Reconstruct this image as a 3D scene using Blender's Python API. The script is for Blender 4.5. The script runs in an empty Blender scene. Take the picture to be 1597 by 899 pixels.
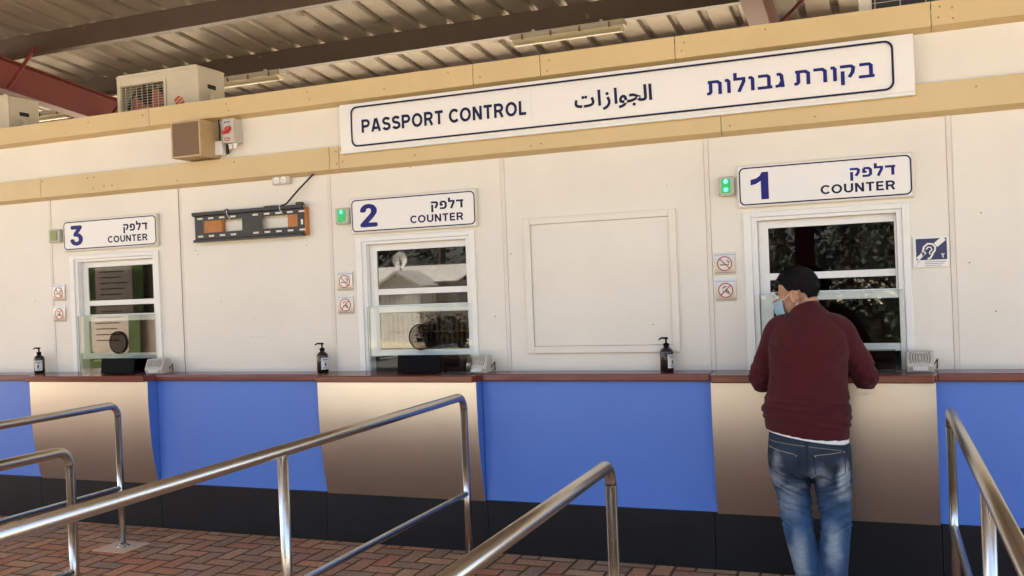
import bpy, bmesh, math, random
from mathutils import Vector, Matrix, noise
from mathutils.bvhtree import BVHTree
R = math.radians
S = bpy.context.scene
COL = S.collection

# ------------------------------------------------------------------ camera
CAM = Vector((2.149, -5.325, 1.610))
CR = Vector((0.92880, 0.36850, -0.03970)); CF = Vector((-0.36910, 0.92940, -0.00280))
CU = CR.cross(CF).normalized(); CR = CF.cross(CU).normalized()
FPX = 1450.0
cam = bpy.data.cameras.new('camera'); camo = bpy.data.objects.new('camera', cam); COL.objects.link(camo)
cam.sensor_width = 36; cam.lens = FPX / 1597 * 36; cam.clip_start = .05; cam.clip_end = 600
camo.matrix_world = Matrix(((CR.x, CU.x, -CF.x, CAM.x), (CR.y, CU.y, -CF.y, CAM.y), (CR.z, CU.z, -CF.z, CAM.z), (0, 0, 0, 1)))
S.camera = camo

# ------------------------------------------------------------------ light
SUN_EL, SUN_AZ = 58.0, 300.0          # azimuth measured from +Y clockwise: beyond the booth, to its left
w = bpy.data.worlds.new('World'); S.world = w; w.use_nodes = True
nt = w.node_tree; bgn = nt.nodes['Background']
sky = nt.nodes.new('ShaderNodeTexSky'); sky.sky_type = 'NISHITA'; sky.sun_disc = False
sky.sun_elevation = R(SUN_EL); sky.sun_rotation = R(SUN_AZ); sky.dust_density = 4.0; sky.ozone_density = .6
nt.links.new(sky.outputs[0], bgn.inputs[0]); bgn.inputs[1].default_value = 0.10
sl = bpy.data.lights.new('sun', 'SUN'); so = bpy.data.objects.new('sun', sl); COL.objects.link(so)
sl.energy = 4.6; sl.angle = R(.5); sl.color = (1, .93, .80)
sd = Vector((math.sin(R(SUN_AZ)) * math.cos(R(SUN_EL)), math.cos(R(SUN_AZ)) * math.cos(R(SUN_EL)), math.sin(R(SUN_EL))))
so.rotation_euler = (-sd).to_track_quat('-Z', 'Y').to_euler()
S.view_settings.view_transform = 'Standard'; S.view_settings.look = 'None'
S.view_settings.exposure = 3.12; S.view_settings.gamma = 1
S.cycles.max_bounces = 10; S.cycles.diffuse_bounces = 6; S.cycles.glossy_bounces = 5; S.cycles.transparent_max_bounces = 12
S.cycles.use_denoising = True

# ------------------------------------------------------------------ helpers
def ray(x, y): return CF + CR * ((x - 798.5) / FPX) - CU * ((y - 449.5) / FPX)
def at(x, y, Y=0.0):
    d = ray(x, y); return CAM + d * ((Y - CAM.y) / d.y)
def lin(c): return tuple((v / 12.92 if v <= .04045 else ((v + .055) / 1.055) ** 2.4) for v in c)

class MB:
    """collects shapes, then links them as one mesh object"""
    def __init__(s): s.bm = bmesh.new()
    def box(s, x0, x1, y0, y1, z0, z1, m=None):
        P = [(x, y, z) for x in (x0, x1) for y in (y0, y1) for z in (z0, z1)]
        v = [s.bm.verts.new(m @ Vector(p) if m else p) for p in P]
        for f in ((0, 1, 3, 2), (4, 6, 7, 5), (0, 4, 5, 1), (2, 3, 7, 6), (0, 2, 6, 4), (1, 5, 7, 3)): s.bm.faces.new([v[i] for i in f])
        return s
    def prism(s, pts, d, axis='y', off=0.0):
        """polygon pts (a,b) extruded from off to off+d along the axis"""
        def mk(a, b, t): return (a, t, b) if axis == 'y' else ((t, a, b) if axis == 'x' else (a, b, t))
        A = [s.bm.verts.new(mk(a, b, off)) for a, b in pts]; B = [s.bm.verts.new(mk(a, b, off + d)) for a, b in pts]
        n = len(pts)
        s.bm.faces.new(A); s.bm.faces.new(B[::-1])
        for i in range(n): s.bm.faces.new((A[i], B[i], B[(i + 1) % n], A[(i + 1) % n]))
        return s
    def tube(s, pts, r, n=12, cap=True):
        pts = [Vector(p) for p in pts]; rs = r if isinstance(r, (list, tuple)) else [r] * len(pts)
        rings = []; ref = None
        for i, p in enumerate(pts):
            t = (pts[min(i + 1, len(pts) - 1)] - pts[max(i - 1, 0)]).normalized()
            if ref is None: ref = Vector((0, 0, 1)) if abs(t.z) < .9 else Vector((1, 0, 0))
            a = (ref - t * ref.dot(t)).normalized(); b = t.cross(a); ref = a
            rings.append([s.bm.verts.new(p + (a * math.cos(2 * math.pi * k / n) + b * math.sin(2 * math.pi * k / n)) * rs[i]) for k in range(n)])
        for q, w_ in zip(rings, rings[1:]):
            for k in range(n): s.bm.faces.new((q[k], q[(k + 1) % n], w_[(k + 1) % n], w_[k]))
        if cap: s.bm.faces.new(rings[0][::-1]); s.bm.faces.new(rings[-1])
        return s
    def lathe(s, prof, c=(0, 0, 0), n=24, axis='z'):
        rings = []
        for r_, h in prof:
            ring = []
            for k in range(n):
                a = 2 * math.pi * k / n; u, v = r_ * math.cos(a), r_ * math.sin(a)
                ring.append(s.bm.verts.new((c[0] + u, c[1] + v, c[2] + h) if axis == 'z' else (c[0] + u, c[1] + h, c[2] + v)))
            rings.append(ring)
        for q, w_ in zip(rings, rings[1:]):
            for k in range(n): s.bm.faces.new((q[k], q[(k + 1) % n], w_[(k + 1) % n], w_[k]))
        s.bm.faces.new(rings[0][::-1]); s.bm.faces.new(rings[-1]); return s
    def loft(s, rings, n=24, sub=6, pt=False):
        """rings: (centre, half-width a, half-depth b, tilt) ; elliptical sections along a smooth path"""
        C = [Vector(r_[0]) for r_ in rings]
        def cat(v, i, t):
            p0, p1, p2, p3 = v[max(i - 1, 0)], v[i], v[i + 1], v[min(i + 2, len(v) - 1)]
            return (p1 * 2 + (p2 - p0) * t + (p0 * 2 - p1 * 5 + p2 * 4 - p3) * t * t + (p1 * 3 - p0 - p2 * 3 + p3) * t ** 3) * .5
        A = [r_[1] for r_ in rings]; B = [r_[2] for r_ in rings]; T = [r_[3] if len(r_) > 3 else 0. for r_ in rings]
        pc = []; 
        for i in range(len(C) - 1):
            for k in range(sub):
                t = k / sub; pc.append((cat(C, i, t), cat(A, i, t), cat(B, i, t), cat(T, i, t)))
        pc.append((C[-1], A[-1], B[-1], T[-1]))
        out = []; last = None
        for i, (p, a, b, tl) in enumerate(pc):
            t = (pc[min(i + 1, len(pc) - 1)][0] - pc[max(i - 1, 0)][0]).normalized()
            ref = last or (Vector((1, 0, 0)) if abs(t.x) < .8 else Vector((0, 0, 1)))
            X = (ref - t * ref.dot(t)).normalized(); Y = t.cross(X)
            if pt: last = X
            out.append([s.bm.verts.new(p + X * a * math.cos(2 * math.pi * k / n) + Y * b * math.sin(2 * math.pi * k / n) + Vector((0, 0, tl * a * math.cos(2 * math.pi * k / n)))) for k in range(n)])
        for q, w_ in zip(out, out[1:]):
            for k in range(n): s.bm.faces.new((q[k], q[(k + 1) % n], w_[(k + 1) % n], w_[k]))
        s.bm.faces.new(out[0][::-1]); s.bm.faces.new(out[-1]); return s
    def ell(s, c, r, rot=None, n=20):
        m = Matrix.Translation(c) @ (rot.to_4x4() if rot else Matrix.Identity(4)) @ Matrix.Diagonal((*r, 1))
        bmesh.ops.create_uvsphere(s.bm, u_segments=n, v_segments=n // 2 + 2, radius=1, matrix=m); return s
    def build(s, name, mat, parent=None, bevel=0, smooth=False, origin=None):
        bmesh.ops.recalc_face_normals(s.bm, faces=s.bm.faces[:])
        me = bpy.data.meshes.new(name); s.bm.to_mesh(me); s.bm.free()
        return link(name, me, mat, parent, bevel, smooth)

def world_loc(o):
    v = Vector((0, 0, 0))
    while o: v += Vector(o.location); o = o.parent
    return v
def link(name, me, mat, parent=None, bevel=0, smooth=False):
    """mesh coordinates come in world space; shifted so they sit right under the parent"""
    if parent: me.transform(Matrix.Translation(-world_loc(parent)))
    if mat and not me.materials: me.materials.append(mat)
    if smooth:
        for p in me.polygons: p.use_smooth = True
    o = bpy.data.objects.new(name, me); COL.objects.link(o)
    if parent: o.parent = parent
    if bevel:
        b = o.modifiers.new('bevel', 'BEVEL'); b.width = bevel; b.segments = 2; b.limit_method = 'ANGLE'; b.angle_limit = R(40)
    return o
def tag(o, label=None, cat=None, group=None, kind=None):
    if label: o['label'] = label
    if cat: o['category'] = cat
    if group: o['group'] = group
    if kind: o['kind'] = kind
    return o
def thing(name, label, cat, loc=(0, 0, 0), group=None):
    o = bpy.data.objects.new(name, None); o.empty_display_size = .1; COL.objects.link(o); o.location = loc
    return tag(o, label, cat, group)
def copy_tree(o, parent=None):
    c = o.copy(); COL.objects.link(c)
    if parent: c.parent = parent
    for ch in [x for x in S.objects if x.parent == o]: copy_tree(ch, c)
    return c
def rrect(x0, x1, z0, z1, r, n=6):
    out = []
    for cx_, cz, a0 in ((x1 - r, z1 - r, 0), (x0 + r, z1 - r, 90), (x0 + r, z0 + r, 180), (x1 - r, z0 + r, 270)):
        for k in range(n + 1):
            a = R(a0 + 90 * k / n); out.append((cx_ + r * math.cos(a), cz + r * math.sin(a)))
    return out
def ring_strip(mb, outer, inner, y):
    """flat closed band between two outlines of equal count, on the plane y, 1 mm thick"""
    n = len(outer)
    for yy in (y, ):
        A = [mb.bm.verts.new((a, yy, b)) for a, b in outer]; B = [mb.bm.verts.new((a, yy, b)) for a, b in inner]
        for i in range(n): mb.bm.faces.new((A[i], A[(i + 1) % n], B[(i + 1) % n], B[i]))
def ribbon(mb, pts, wd, y):
    """flat stroke along 2-D points on the plane y"""
    P = [Vector(p) for p in pts]; L = []; Rr = []
    for i, p in enumerate(P):
        t = (P[min(i + 1, len(P) - 1)] - P[max(i - 1, 0)]).normalized(); nrm = Vector((-t.y, t.x)) * wd / 2
        L.append(mb.bm.verts.new((p.x + nrm.x, y, p.y + nrm.y))); Rr.append(mb.bm.verts.new((p.x - nrm.x, y, p.y - nrm.y)))
    for i in range(len(P) - 1): mb.bm.faces.new((L[i], L[i + 1], Rr[i + 1], Rr[i]))
def circ(cx_, cz, r, n=40): return [(cx_ + r * math.cos(2 * math.pi * k / n), cz + r * math.sin(2 * math.pi * k / n)) for k in range(n)]
GLYPHS = {'2':([(64,0),(64,47),(234,229),(252,248),(268,266),(282,282),(294,298),(303,312),(311,327),(316,341),(319,356),(320,371),(319,389),(315,405),(308,419),(298,431),(287,441),(273,449),(258,455),(241,458),(224,460),(205,458),(188,454),(172,447),(159,438),(148,427),(139,413),(132,398),(128,381),(127,362),(66,362),(68,391),(75,418),(86,442),(102,464),(121,482),(143,496),(168,507),(196,513),(225,516),(254,513),(281,507),(306,497),(328,482),(346,465),(361,445),(372,423),(379,398),(381,372),(380,354),(377,336),(371,318),(363,299),(351,280),(336,259),(317,235),(294,209),(267,180),(153,60),(153,57),(389,57),(389,0)],[(38,40,39),(38,41,40),(37,41,38),(37,42,41),(36,42,37),(36,43,42),(35,43,36),(35,44,43),(34,44,35),(34,20,44),(20,19,44),(19,45,44),(33,21,34),(21,20,34),(18,45,19),(33,22,21),(17,45,18),(33,23,22),(16,45,17),(33,24,23),(16,46,45),(32,24,33),(15,46,16),(32,25,24),(14,46,15),(32,26,25),(14,47,46),(13,47,14),(31,26,32),(31,27,26),(12,47,13),(12,48,47),(31,28,27),(30,28,31),(11,48,12),(30,29,28),(11,49,48),(10,49,11),(9,49,10),(9,50,49),(8,50,9),(8,51,50),(7,51,8),(7,52,51),(6,52,7),(6,53,52),(5,53,6),(4,53,5),(4,54,53),(3,54,4),(3,55,54),(2,55,3),(2,56,55),(1,56,2),(1,57,56),(1,58,57),(1,59,58),(1,60,59),(1,61,60),(0,61,1)]),'3':([(218,-7),(188,-5),(159,1),(133,10),(108,22),(88,38),(70,57),(57,79),(48,104),(44,132),(109,132),(112,115),(118,100),(126,87),(137,76),(150,66),(165,59),(182,54),(200,51),(219,50),(239,51),(258,55),(275,61),(291,69),(304,80),(315,93),(323,108),(328,125),(329,145),(328,163),(323,180),(316,196),(306,211),(292,223),(275,234),(254,241),(229,246),(201,248),(157,248),(157,299),(288,448),(288,452),(70,452),(70,509),(372,509),(372,461),(211,278),(211,289),(247,290),(279,286),(308,276),(333,262),(354,244),(371,222),(383,198),(391,173),(393,145),(390,116),(383,90),(370,66),(354,45),(333,27),(309,12),(281,2),(251,-5)],[(42,44,43),(42,45,44),(42,41,45),(41,40,45),(40,46,45),(39,47,40),(47,46,40),(38,47,39),(47,49,48),(38,49,47),(38,50,49),(38,51,50),(38,37,51),(37,52,51),(36,52,37),(35,52,36),(35,53,52),(34,53,35),(33,53,34),(32,53,33),(32,54,53),(31,54,32),(31,55,54),(30,55,31),(29,55,30),(29,56,55),(28,56,29),(27,56,28),(27,57,56),(8,10,9),(8,11,10),(26,57,27),(26,58,57),(8,12,11),(25,58,26),(7,12,8),(7,13,12),(24,58,25),(24,59,58),(7,14,13),(23,59,24),(6,14,7),(6,15,14),(22,59,23),(6,16,15),(22,60,59),(21,60,22),(6,17,16),(5,17,6),(20,60,21),(5,18,17),(19,60,20),(5,19,18),(5,60,19),(5,61,60),(4,61,5),(4,62,61),(3,62,4),(3,63,62),(2,63,3),(2,64,63),(1,64,2),(1,0,64)])}
def lettering(txt, x0, x1, z0, z1, y, mat, parent, bold=.012, name='lettering'):
    """flat cut-out letters fitted to the given rectangle on a plane facing the viewer's side (-Y)"""
    if txt == '1':
        me = bpy.data.meshes.new(name); me.from_pydata([(a, b, 0) for a, b in ((.57, 0), (1, 0), (1, 1), (.64, 1), (.52, .87), (.32, .785), (0, .74), (0, .54), (.3, .58), (.57, .68))], [], [tuple(range(10))])
    elif txt in GLYPHS:
        V, F = GLYPHS[txt]; me = bpy.data.meshes.new(name); VV, FF = [], []
        for k, (dx, dz) in enumerate(((0, 0), (-1, 0), (1, 0), (0, -1), (0, 1), (-.7, -.7), (.7, .7), (-.7, .7), (.7, -.7))):
            FF += [tuple(i + len(VV) for i in f) for f in F]
            VV += [(a / 1000 + dx * bold * 1.2, b / 1000 + dz * bold * .8, k * .00003) for a, b in V]
        me.from_pydata(VV, [], FF)
    else:
        cu = bpy.data.curves.new(name, 'FONT'); cu.body = txt; cu.offset = bold; cu.resolution_u = 6; cu.extrude = .0
        tmp = bpy.data.objects.new('tmp', cu); COL.objects.link(tmp)
        dg = bpy.context.evaluated_depsgraph_get(); dg.update()
        me = bpy.data.meshes.new_from_object(tmp.evaluated_get(dg)); bpy.data.objects.remove(tmp)
    xs = [v.co.x for v in me.vertices]; zs = [v.co.y for v in me.vertices]
    ax, bx, az, bz = min(xs), max(xs), min(zs), max(zs)
    for v in me.vertices:
        v.co = Vector((x0 + (v.co.x - ax) / (bx - ax) * (x1 - x0), y - v.co.z, z0 + (v.co.y - az) / (bz - az) * (z1 - z0)))
    me.materials.clear()
    return link(name, me, mat, parent)

def arc(cx_, cy_, rx, ry, a0, a1, n=14): return [(cx_ + rx * math.cos(R(a0 + (a1 - a0) * i / n)), cy_ + ry * math.sin(R(a0 + (a1 - a0) * i / n))) for i in range(n + 1)]
_bowl = [(.0, .91)] + [(.36, .91)] + arc(.40, .69, .24, .22, 90, -90) + [(.36, .47), (0, .47)]
STROKES = {
 'P': (.72, [[(.09, 0), (.09, 1)], _bowl]),
 'A': (.82, [[(.075, 0), (.375, 1)], [(.745, 0), (.445, 1)], [(.20, .27), (.62, .27)]]),
 'S': (.70, [arc(.36, .71, .26, .20, 18, 262) + arc(.36, .295, .275, .205, 82, -162)]),
 'O': (.90, [arc(.45, .5, .36, .415, 0, 360, 32)]),
 'R': (.76, [[(.09, 0), (.09, 1)], _bowl, [(.42, .50), (.665, 0)]]),
 'T': (.68, [[(0, .91), (.68, .91)], [(.34, .95), (.34, 0)]]),
 'C': (.76, [arc(.45, .5, .36, .415, 42, 318, 24)]),
 'N': (.74, [[(.09, 0), (.09, 1)], [(.65, 0), (.65, 1)], [(.10, .97), (.64, .03)]]),
 'L': (.56, [[(.09, 0), (.09, 1)], [(.09, .09), (.56, .09)]]),
 'U': (.76, [[(.09, 1)] + arc(.38, .36, .29, .27, 180, 360) + [(.67, 1)]]),
 'E': (.62, [[(.09, 0), (.09, 1)], [(.09, .91), (.60, .91)], [(.09, .51), (.56, .51)], [(.09, .09), (.62, .09)]]),  # block letters as thick strokes, unit height
 '\u05d1': (.80, [[(.04,.90),(.52,.90),(.62,.80),(.62,.10)], [(0,.095),(.80,.095)]]),
 '\u05e7': (.78, [[(0,.90),(.56,.90),(.68,.78),(.64,.48),(.46,.16)], [(.13,.60),(.13,-.33)]]),
 '\u05d5': (.32, [[(0,.90),(.14,.90),(.22,.80),(.22,0)]]),
 '\u05e8': (.72, [[(0,.90),(.46,.90),(.60,.76),(.60,0)]]),
 '\u05ea': (.84, [[(.04,.90),(.58,.90),(.73,.76),(.73,0)], [(.20,.88),(.20,.20),(.12,.095),(-.02,.095)]]),
 '\u05d2': (.52, [[(.08,.90),(.24,.90),(.33,.80),(.40,0)], [(.36,.42),(.22,.12),(0,.09)]]),
 '\u05dc': (.66, [[(.09,1.34),(.09,.90),(.56,.90),(.56,.70),(.42,.36),(.28,0)]]),
 '\u05d3': (.78, [[(0,.90),(.78,.90)], [(.58,.89),(.58,0)]]),
 '\u05e4': (.78, [[(.12,.90),(.50,.90),(.66,.74),(.66,.26),(.50,.095),(.02,.095)], [(.13,.89),(.13,.52),(.36,.52)]]),
}
def strokes(txt, x0, x1, z0, z1, y, m, parent, wt=.20):
    """visual left-to-right string of block letters fitted to the rectangle"""
    mb = MB(); x = 0.; n = 0
    for ch in txt:
        if ch == ' ': x += .34; continue
        wd, st = STROKES[ch]
        for s_ in st:
            P = [Vector((x + a, b)) for a, b in s_]; L = []; Q = []
            yy = y - .00005 * (n % 4); n += 1
            for i, p in enumerate(P):
                t0_ = (P[i] - P[i - 1]).normalized() if i else None; t1_ = (P[i + 1] - P[i]).normalized() if i < len(P) - 1 else None
                t0_ = t0_ or t1_; t1_ = t1_ or t0_
                n0 = Vector((-t0_.y, t0_.x)); n1 = Vector((-t1_.y, t1_.x)); mm = (n0 + n1).normalized(); k_ = wt / 2 / max(mm.dot(n0), .4)
                L.append(mb.bm.verts.new((p.x + mm.x * k_, yy, p.y + mm.y * k_))); Q.append(mb.bm.verts.new((p.x - mm.x * k_, yy, p.y - mm.y * k_)))
            for i in range(len(P) - 1): mb.bm.faces.new((L[i], L[i + 1], Q[i + 1], Q[i]))
        x += wd + .17
    xs = [v.co.x for v in mb.bm.verts]; zs = [v.co.z for v in mb.bm.verts]
    for v in mb.bm.verts:
        v.co.x = x0 + (v.co.x - min(xs)) / (max(xs) - min(xs)) * (x1 - x0); v.co.z = z0 + (v.co.z - min(zs)) / (max(zs) - min(zs)) * (z1 - z0)
    return mb.build('lettering', m, parent)

# ------------------------------------------------------------------ materials
def mat(name, col, rough=.5, metal=0., var=.0, vscale=6., bump=0., bscale=60., spec=.5, stain=None, coat=0., aniso=0, emit=None, rvar=0.):
    m = bpy.data.materials.new(name); m.use_nodes = True; n = m.node_tree; b = n.nodes['Principled BSDF']
    b.inputs['Base Color'].default_value = (*col, 1); b.inputs['Roughness'].default_value = rough
    b.inputs['Metallic'].default_value = metal; b.inputs['Specular IOR Level'].default_value = spec
    b.inputs['Coat Weight'].default_value = coat; b.inputs['Coat Roughness'].default_value = .12
    tc = n.nodes.new('ShaderNodeTexCoord')
    out = None
    if var:
        t = n.nodes.new('ShaderNodeTexNoise'); t.inputs['Scale'].default_value = vscale; t.inputs['Detail'].default_value = 7; t.inputs['Roughness'].default_value = .62
        n.links.new(tc.outputs['Object'], t.inputs['Vector'])
        mr = n.nodes.new('ShaderNodeMapRange'); mr.inputs['From Min'].default_value = .3; mr.inputs['From Max'].default_value = .7
        mr.inputs['To Min'].default_value = 1 - var; mr.inputs['To Max'].default_value = 1 + var; n.links.new(t.outputs['Fac'], mr.inputs['Value'])
        mx = n.nodes.new('ShaderNodeVectorMath'); mx.operation = 'SCALE'; mx.inputs[0].default_value = col
        n.links.new(mr.outputs[0], mx.inputs['Scale']); out = mx.outputs[0]
    if stain:                                   # sparse specks and scuffs with a shape of their own
        sc, amt, scol = stain
        t = n.nodes.new('ShaderNodeTexNoise'); t.inputs['Scale'].default_value = sc; t.inputs['Detail'].default_value = 3
        n.links.new(tc.outputs['Object'], t.inputs['Vector'])
        mr = n.nodes.new('ShaderNodeMapRange'); mr.inputs['From Min'].default_value = amt; mr.inputs['From Max'].default_value = amt + .05
        n.links.new(t.outputs['Fac'], mr.inputs['Value'])
        mx = n.nodes.new('ShaderNodeMix'); mx.data_type = 'RGBA'; mx.inputs['A'].default_value = (*col, 1); mx.inputs['B'].default_value = (*scol, 1)
        n.links.new(mr.outputs[0], mx.inputs['Factor'])
        if out: n.links.new(out, mx.inputs['A'])
        out = mx.outputs['Result']
    if out: n.links.new(out, b.inputs['Base Color'])
    if rvar:
        t = n.nodes.new('ShaderNodeTexNoise'); t.inputs['Scale'].default_value = 9; t.inputs['Detail'].default_value = 5
        n.links.new(tc.outputs['Object'], t.inputs['Vector'])
        mr = n.nodes.new('ShaderNodeMapRange'); mr.inputs['To Min'].default_value = max(rough - rvar, .02); mr.inputs['To Max'].default_value = rough + rvar
        n.links.new(t.outputs['Fac'], mr.inputs['Value']); n.links.new(mr.outputs[0], b.inputs['Roughness'])
    if bump:
        t = n.nodes.new('ShaderNodeTexNoise'); t.inputs['Scale'].default_value = bscale; t.inputs['Detail'].default_value = 4
        n.links.new(tc.outputs['Object'], t.inputs['Vector'])
        bp = n.nodes.new('ShaderNodeBump'); bp.inputs['Strength'].default_value = bump; bp.inputs['Distance'].default_value = .01
        n.links.new(t.outputs['Fac'], bp.inputs['Height']); n.links.new(bp.outputs[0], b.inputs['Normal'])
    if emit:
        b.inputs['Emission Color'].default_value = (*emit[0], 1); b.inputs['Emission Strength'].default_value = emit[1]
    return m

M = {}
M['wall'] = mat('cream_panel', (.745, .695, .595), .45, var=.05, vscale=1.4, bump=.05, bscale=35, stain=(24, .735, (.47, .40, .31)))
M['joint'] = mat('cream_joint', (.70, .64, .55), .5, var=.04)
M['gap'] = mat('rusty_gap', (.16, .085, .05), .9, var=.3, vscale=30)
M['fascia'] = mat('tan_flashing', (.60, .45, .22), .42, var=.05, vscale=2.2, bump=.06, bscale=12, stain=(30, .74, (.30, .2, .09)))
M['screw'] = mat('rusty_screw', (.2, .12, .06), .7); M['flash_screw'] = mat('painted_screw', (.36, .235, .09), .6)
M['white_alu'] = mat('white_aluminium', (.78, .77, .72), .32, var=.02)
M['white_board'] = mat('white_sign_face', (.80, .775, .735), .33, var=.015, vscale=2)
M['sign_edge'] = mat('sign_edge', (.66, .62, .54), .45, var=.04)
M['navy'] = mat('navy_ink', (.011, .013, .055), .5, spec=.2)
M['blue_ink'] = mat('blue_ink', (.016, .017, .17), .5, spec=.2)
M['red_ink'] = mat('red_ink', (.36, .03, .03), .5)
M['black_ink'] = mat('black_ink', (.03, .03, .03), .5)
M['blue'] = mat('blue_laminate', (.082, .190, .56), .42, var=.03, vscale=2, stain=(13, .72, (.12, .2, .46)), rvar=.06)
M['blue_side'] = mat('blue_edge', (.05, .09, .32), .5, var=.03)
M['plinth'] = mat('black_plinth', (.011, .011, .012), .42, var=.15, vscale=5, stain=(40, .76, (.05, .048, .045)), rvar=.1, spec=.3)
M['counter'] = mat('red_brown_laminate', (.15, .030, .020), .2, var=.1, vscale=14, rvar=.05, spec=.4)
M['lip'] = mat('red_brown_edge', (.25, .058, .04), .3, var=.08, vscale=14)
M['chrome'] = mat('polished_tube', (.57, .555, .52), .27, 1.)
M['black_plastic'] = mat('black_plastic', (.005, .005, .0055), .6, spec=.06)
M['grey_plastic'] = mat('beige_grey_plastic', (.50, .46, .39), .5, var=.05, vscale=20)
M['grey_dark'] = mat('grille_slot', (.07, .065, .055), .7)
M['bottle'] = mat('brown_black_bottle', (.017, .012, .010), .18)
M['label'] = mat('bottle_label', (.62, .61, .6), .5, var=.05, vscale=60)
M['ac'] = mat('ivory_casing', (.62, .57, .47), .45, var=.05, vscale=4, stain=(12, .72, (.4, .34, .25)))
M['orange'] = mat('orange_red_mark', (.62, .09, .03), .5)
M['fan'] = mat('fan_blade', (.33, .085, .05), .5, var=.1)
M['dark'] = mat('dark_cavity', (.014, .013, .012), .8)
M['coil'] = mat('dark_coil_fins', (.035, .035, .033), .5, .4, var=.3, vscale=50)
M['wire'] = mat('cream_wire', (.55, .50, .40), .4)
M['beige_box'] = mat('tan_cabinet', (.50, .35, .19), .5, var=.06, vscale=8)
M['cloth_grille'] = mat('brown_speaker_cloth', (.19, .125, .075), .9, var=.12, vscale=90, bump=.3, bscale=300)
M['switch_grey'] = mat('grey_switch_box', (.52, .49, .42), .5, var=.04)
M['red_plastic'] = mat('red_handle', (.50, .03, .025), .4)
M['cable'] = mat('black_cable', (.012, .012, .012), .5)
M['wood'] = mat('orange_wood_block', (.42, .155, .035), .6, var=.15, vscale=18, bump=.1, bscale=40)
M['bracket'] = mat('black_steel_bracket', (.022, .02, .018), .42, .2, var=.2, vscale=9, rvar=.1)
M['tie'] = mat('white_cable_tie', (.6, .58, .52), .5)
M['plaque'] = mat('satin_plaque', (.60, .55, .47), .3, .35, var=.05, vscale=10)
M['plaque_face'] = mat('plaque_face', (.70, .64, .57), .35, .15, var=.04)
M['led_box'] = mat('indicator_box', (.47, .45, .36), .5, var=.04)
M['led_green'] = mat('green_lens', (.02, .25, .08), .25, emit=((.02, .5, .12), .07))
M['led_hot'] = mat('green_lamp', (.1, .9, .5), .25, emit=((.12, 1, .45), .3))
M['led_off'] = mat('olive_lens', (.17, .23, .05), .25)
M['purlin'] = mat('brown_painted_steel', (.060, .039, .028), .5, var=.15, vscale=3, bump=.05, bscale=20, stain=(8, .70, (.15, .10, .06)))
M['rafter'] = mat('maroon_painted_steel', (.15, .024, .020), .5, var=.12, vscale=2.5, stain=(9, .68, (.13, .04, .03)))
M['roof'] = mat('dull_roof_sheet', (.38, .34, .285), .48, .25, var=.13, vscale=1.3, stain=(3.5, .66, (.24, .19, .14)), rvar=.12)
M['tube_light'] = mat('lamp_diffuser', (.66, .58, .40), .25, var=.04)
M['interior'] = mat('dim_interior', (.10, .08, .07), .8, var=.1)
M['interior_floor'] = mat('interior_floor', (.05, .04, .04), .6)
M['concrete'] = mat('patched_concrete', (.62, .42, .27), .85, var=.15, vscale=12, bump=.3, bscale=70)

def glass(name, tint=(1, 1, 1), ior=1.5, boost=1.0, rough=0.0, trans=.9):
    m = bpy.data.materials.new(name); m.use_nodes = True; n = m.node_tree; n.nodes.clear()
    o = n.nodes.new('ShaderNodeOutputMaterial'); mx = n.nodes.new('ShaderNodeMixShader')
    t = n.nodes.new('ShaderNodeBsdfTransparent'); g = n.nodes.new('ShaderNodeBsdfGlossy'); f = n.nodes.new('ShaderNodeFresnel')
    t.inputs[0].default_value = (*[c * trans for c in tint], 1); g.inputs['Roughness'].default_value = rough; f.inputs[0].default_value = ior
    mu = n.nodes.new('ShaderNodeMath'); mu.operation = 'MULTIPLY'; mu.inputs[1].default_value = boost; mu.use_clamp = True
    n.links.new(f.outputs[0], mu.inputs[0]); n.links.new(mu.outputs[0], mx.inputs[0]); n.links.new(t.outputs[0], mx.inputs[1]); n.links.new(g.outputs[0], mx.inputs[2])
    n.links.new(mx.outputs[0], o.inputs[0]); return m
M['glass'] = glass('window_glass', (.62, .62, .6), 1.5, 1.5, .016)       # double glazed pane: two sheets reflect
M['guard'] = glass('guard_glass', (.985, 1, .99), 1.5, .6, 0, 1)
M['acrylic'] = glass('clear_acrylic', (.80, .82, .80), 1.5, 1.6, .08)
M['guard_edge'] = mat('green_glass_edge', (.42, .55, .48), .2)

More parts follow.
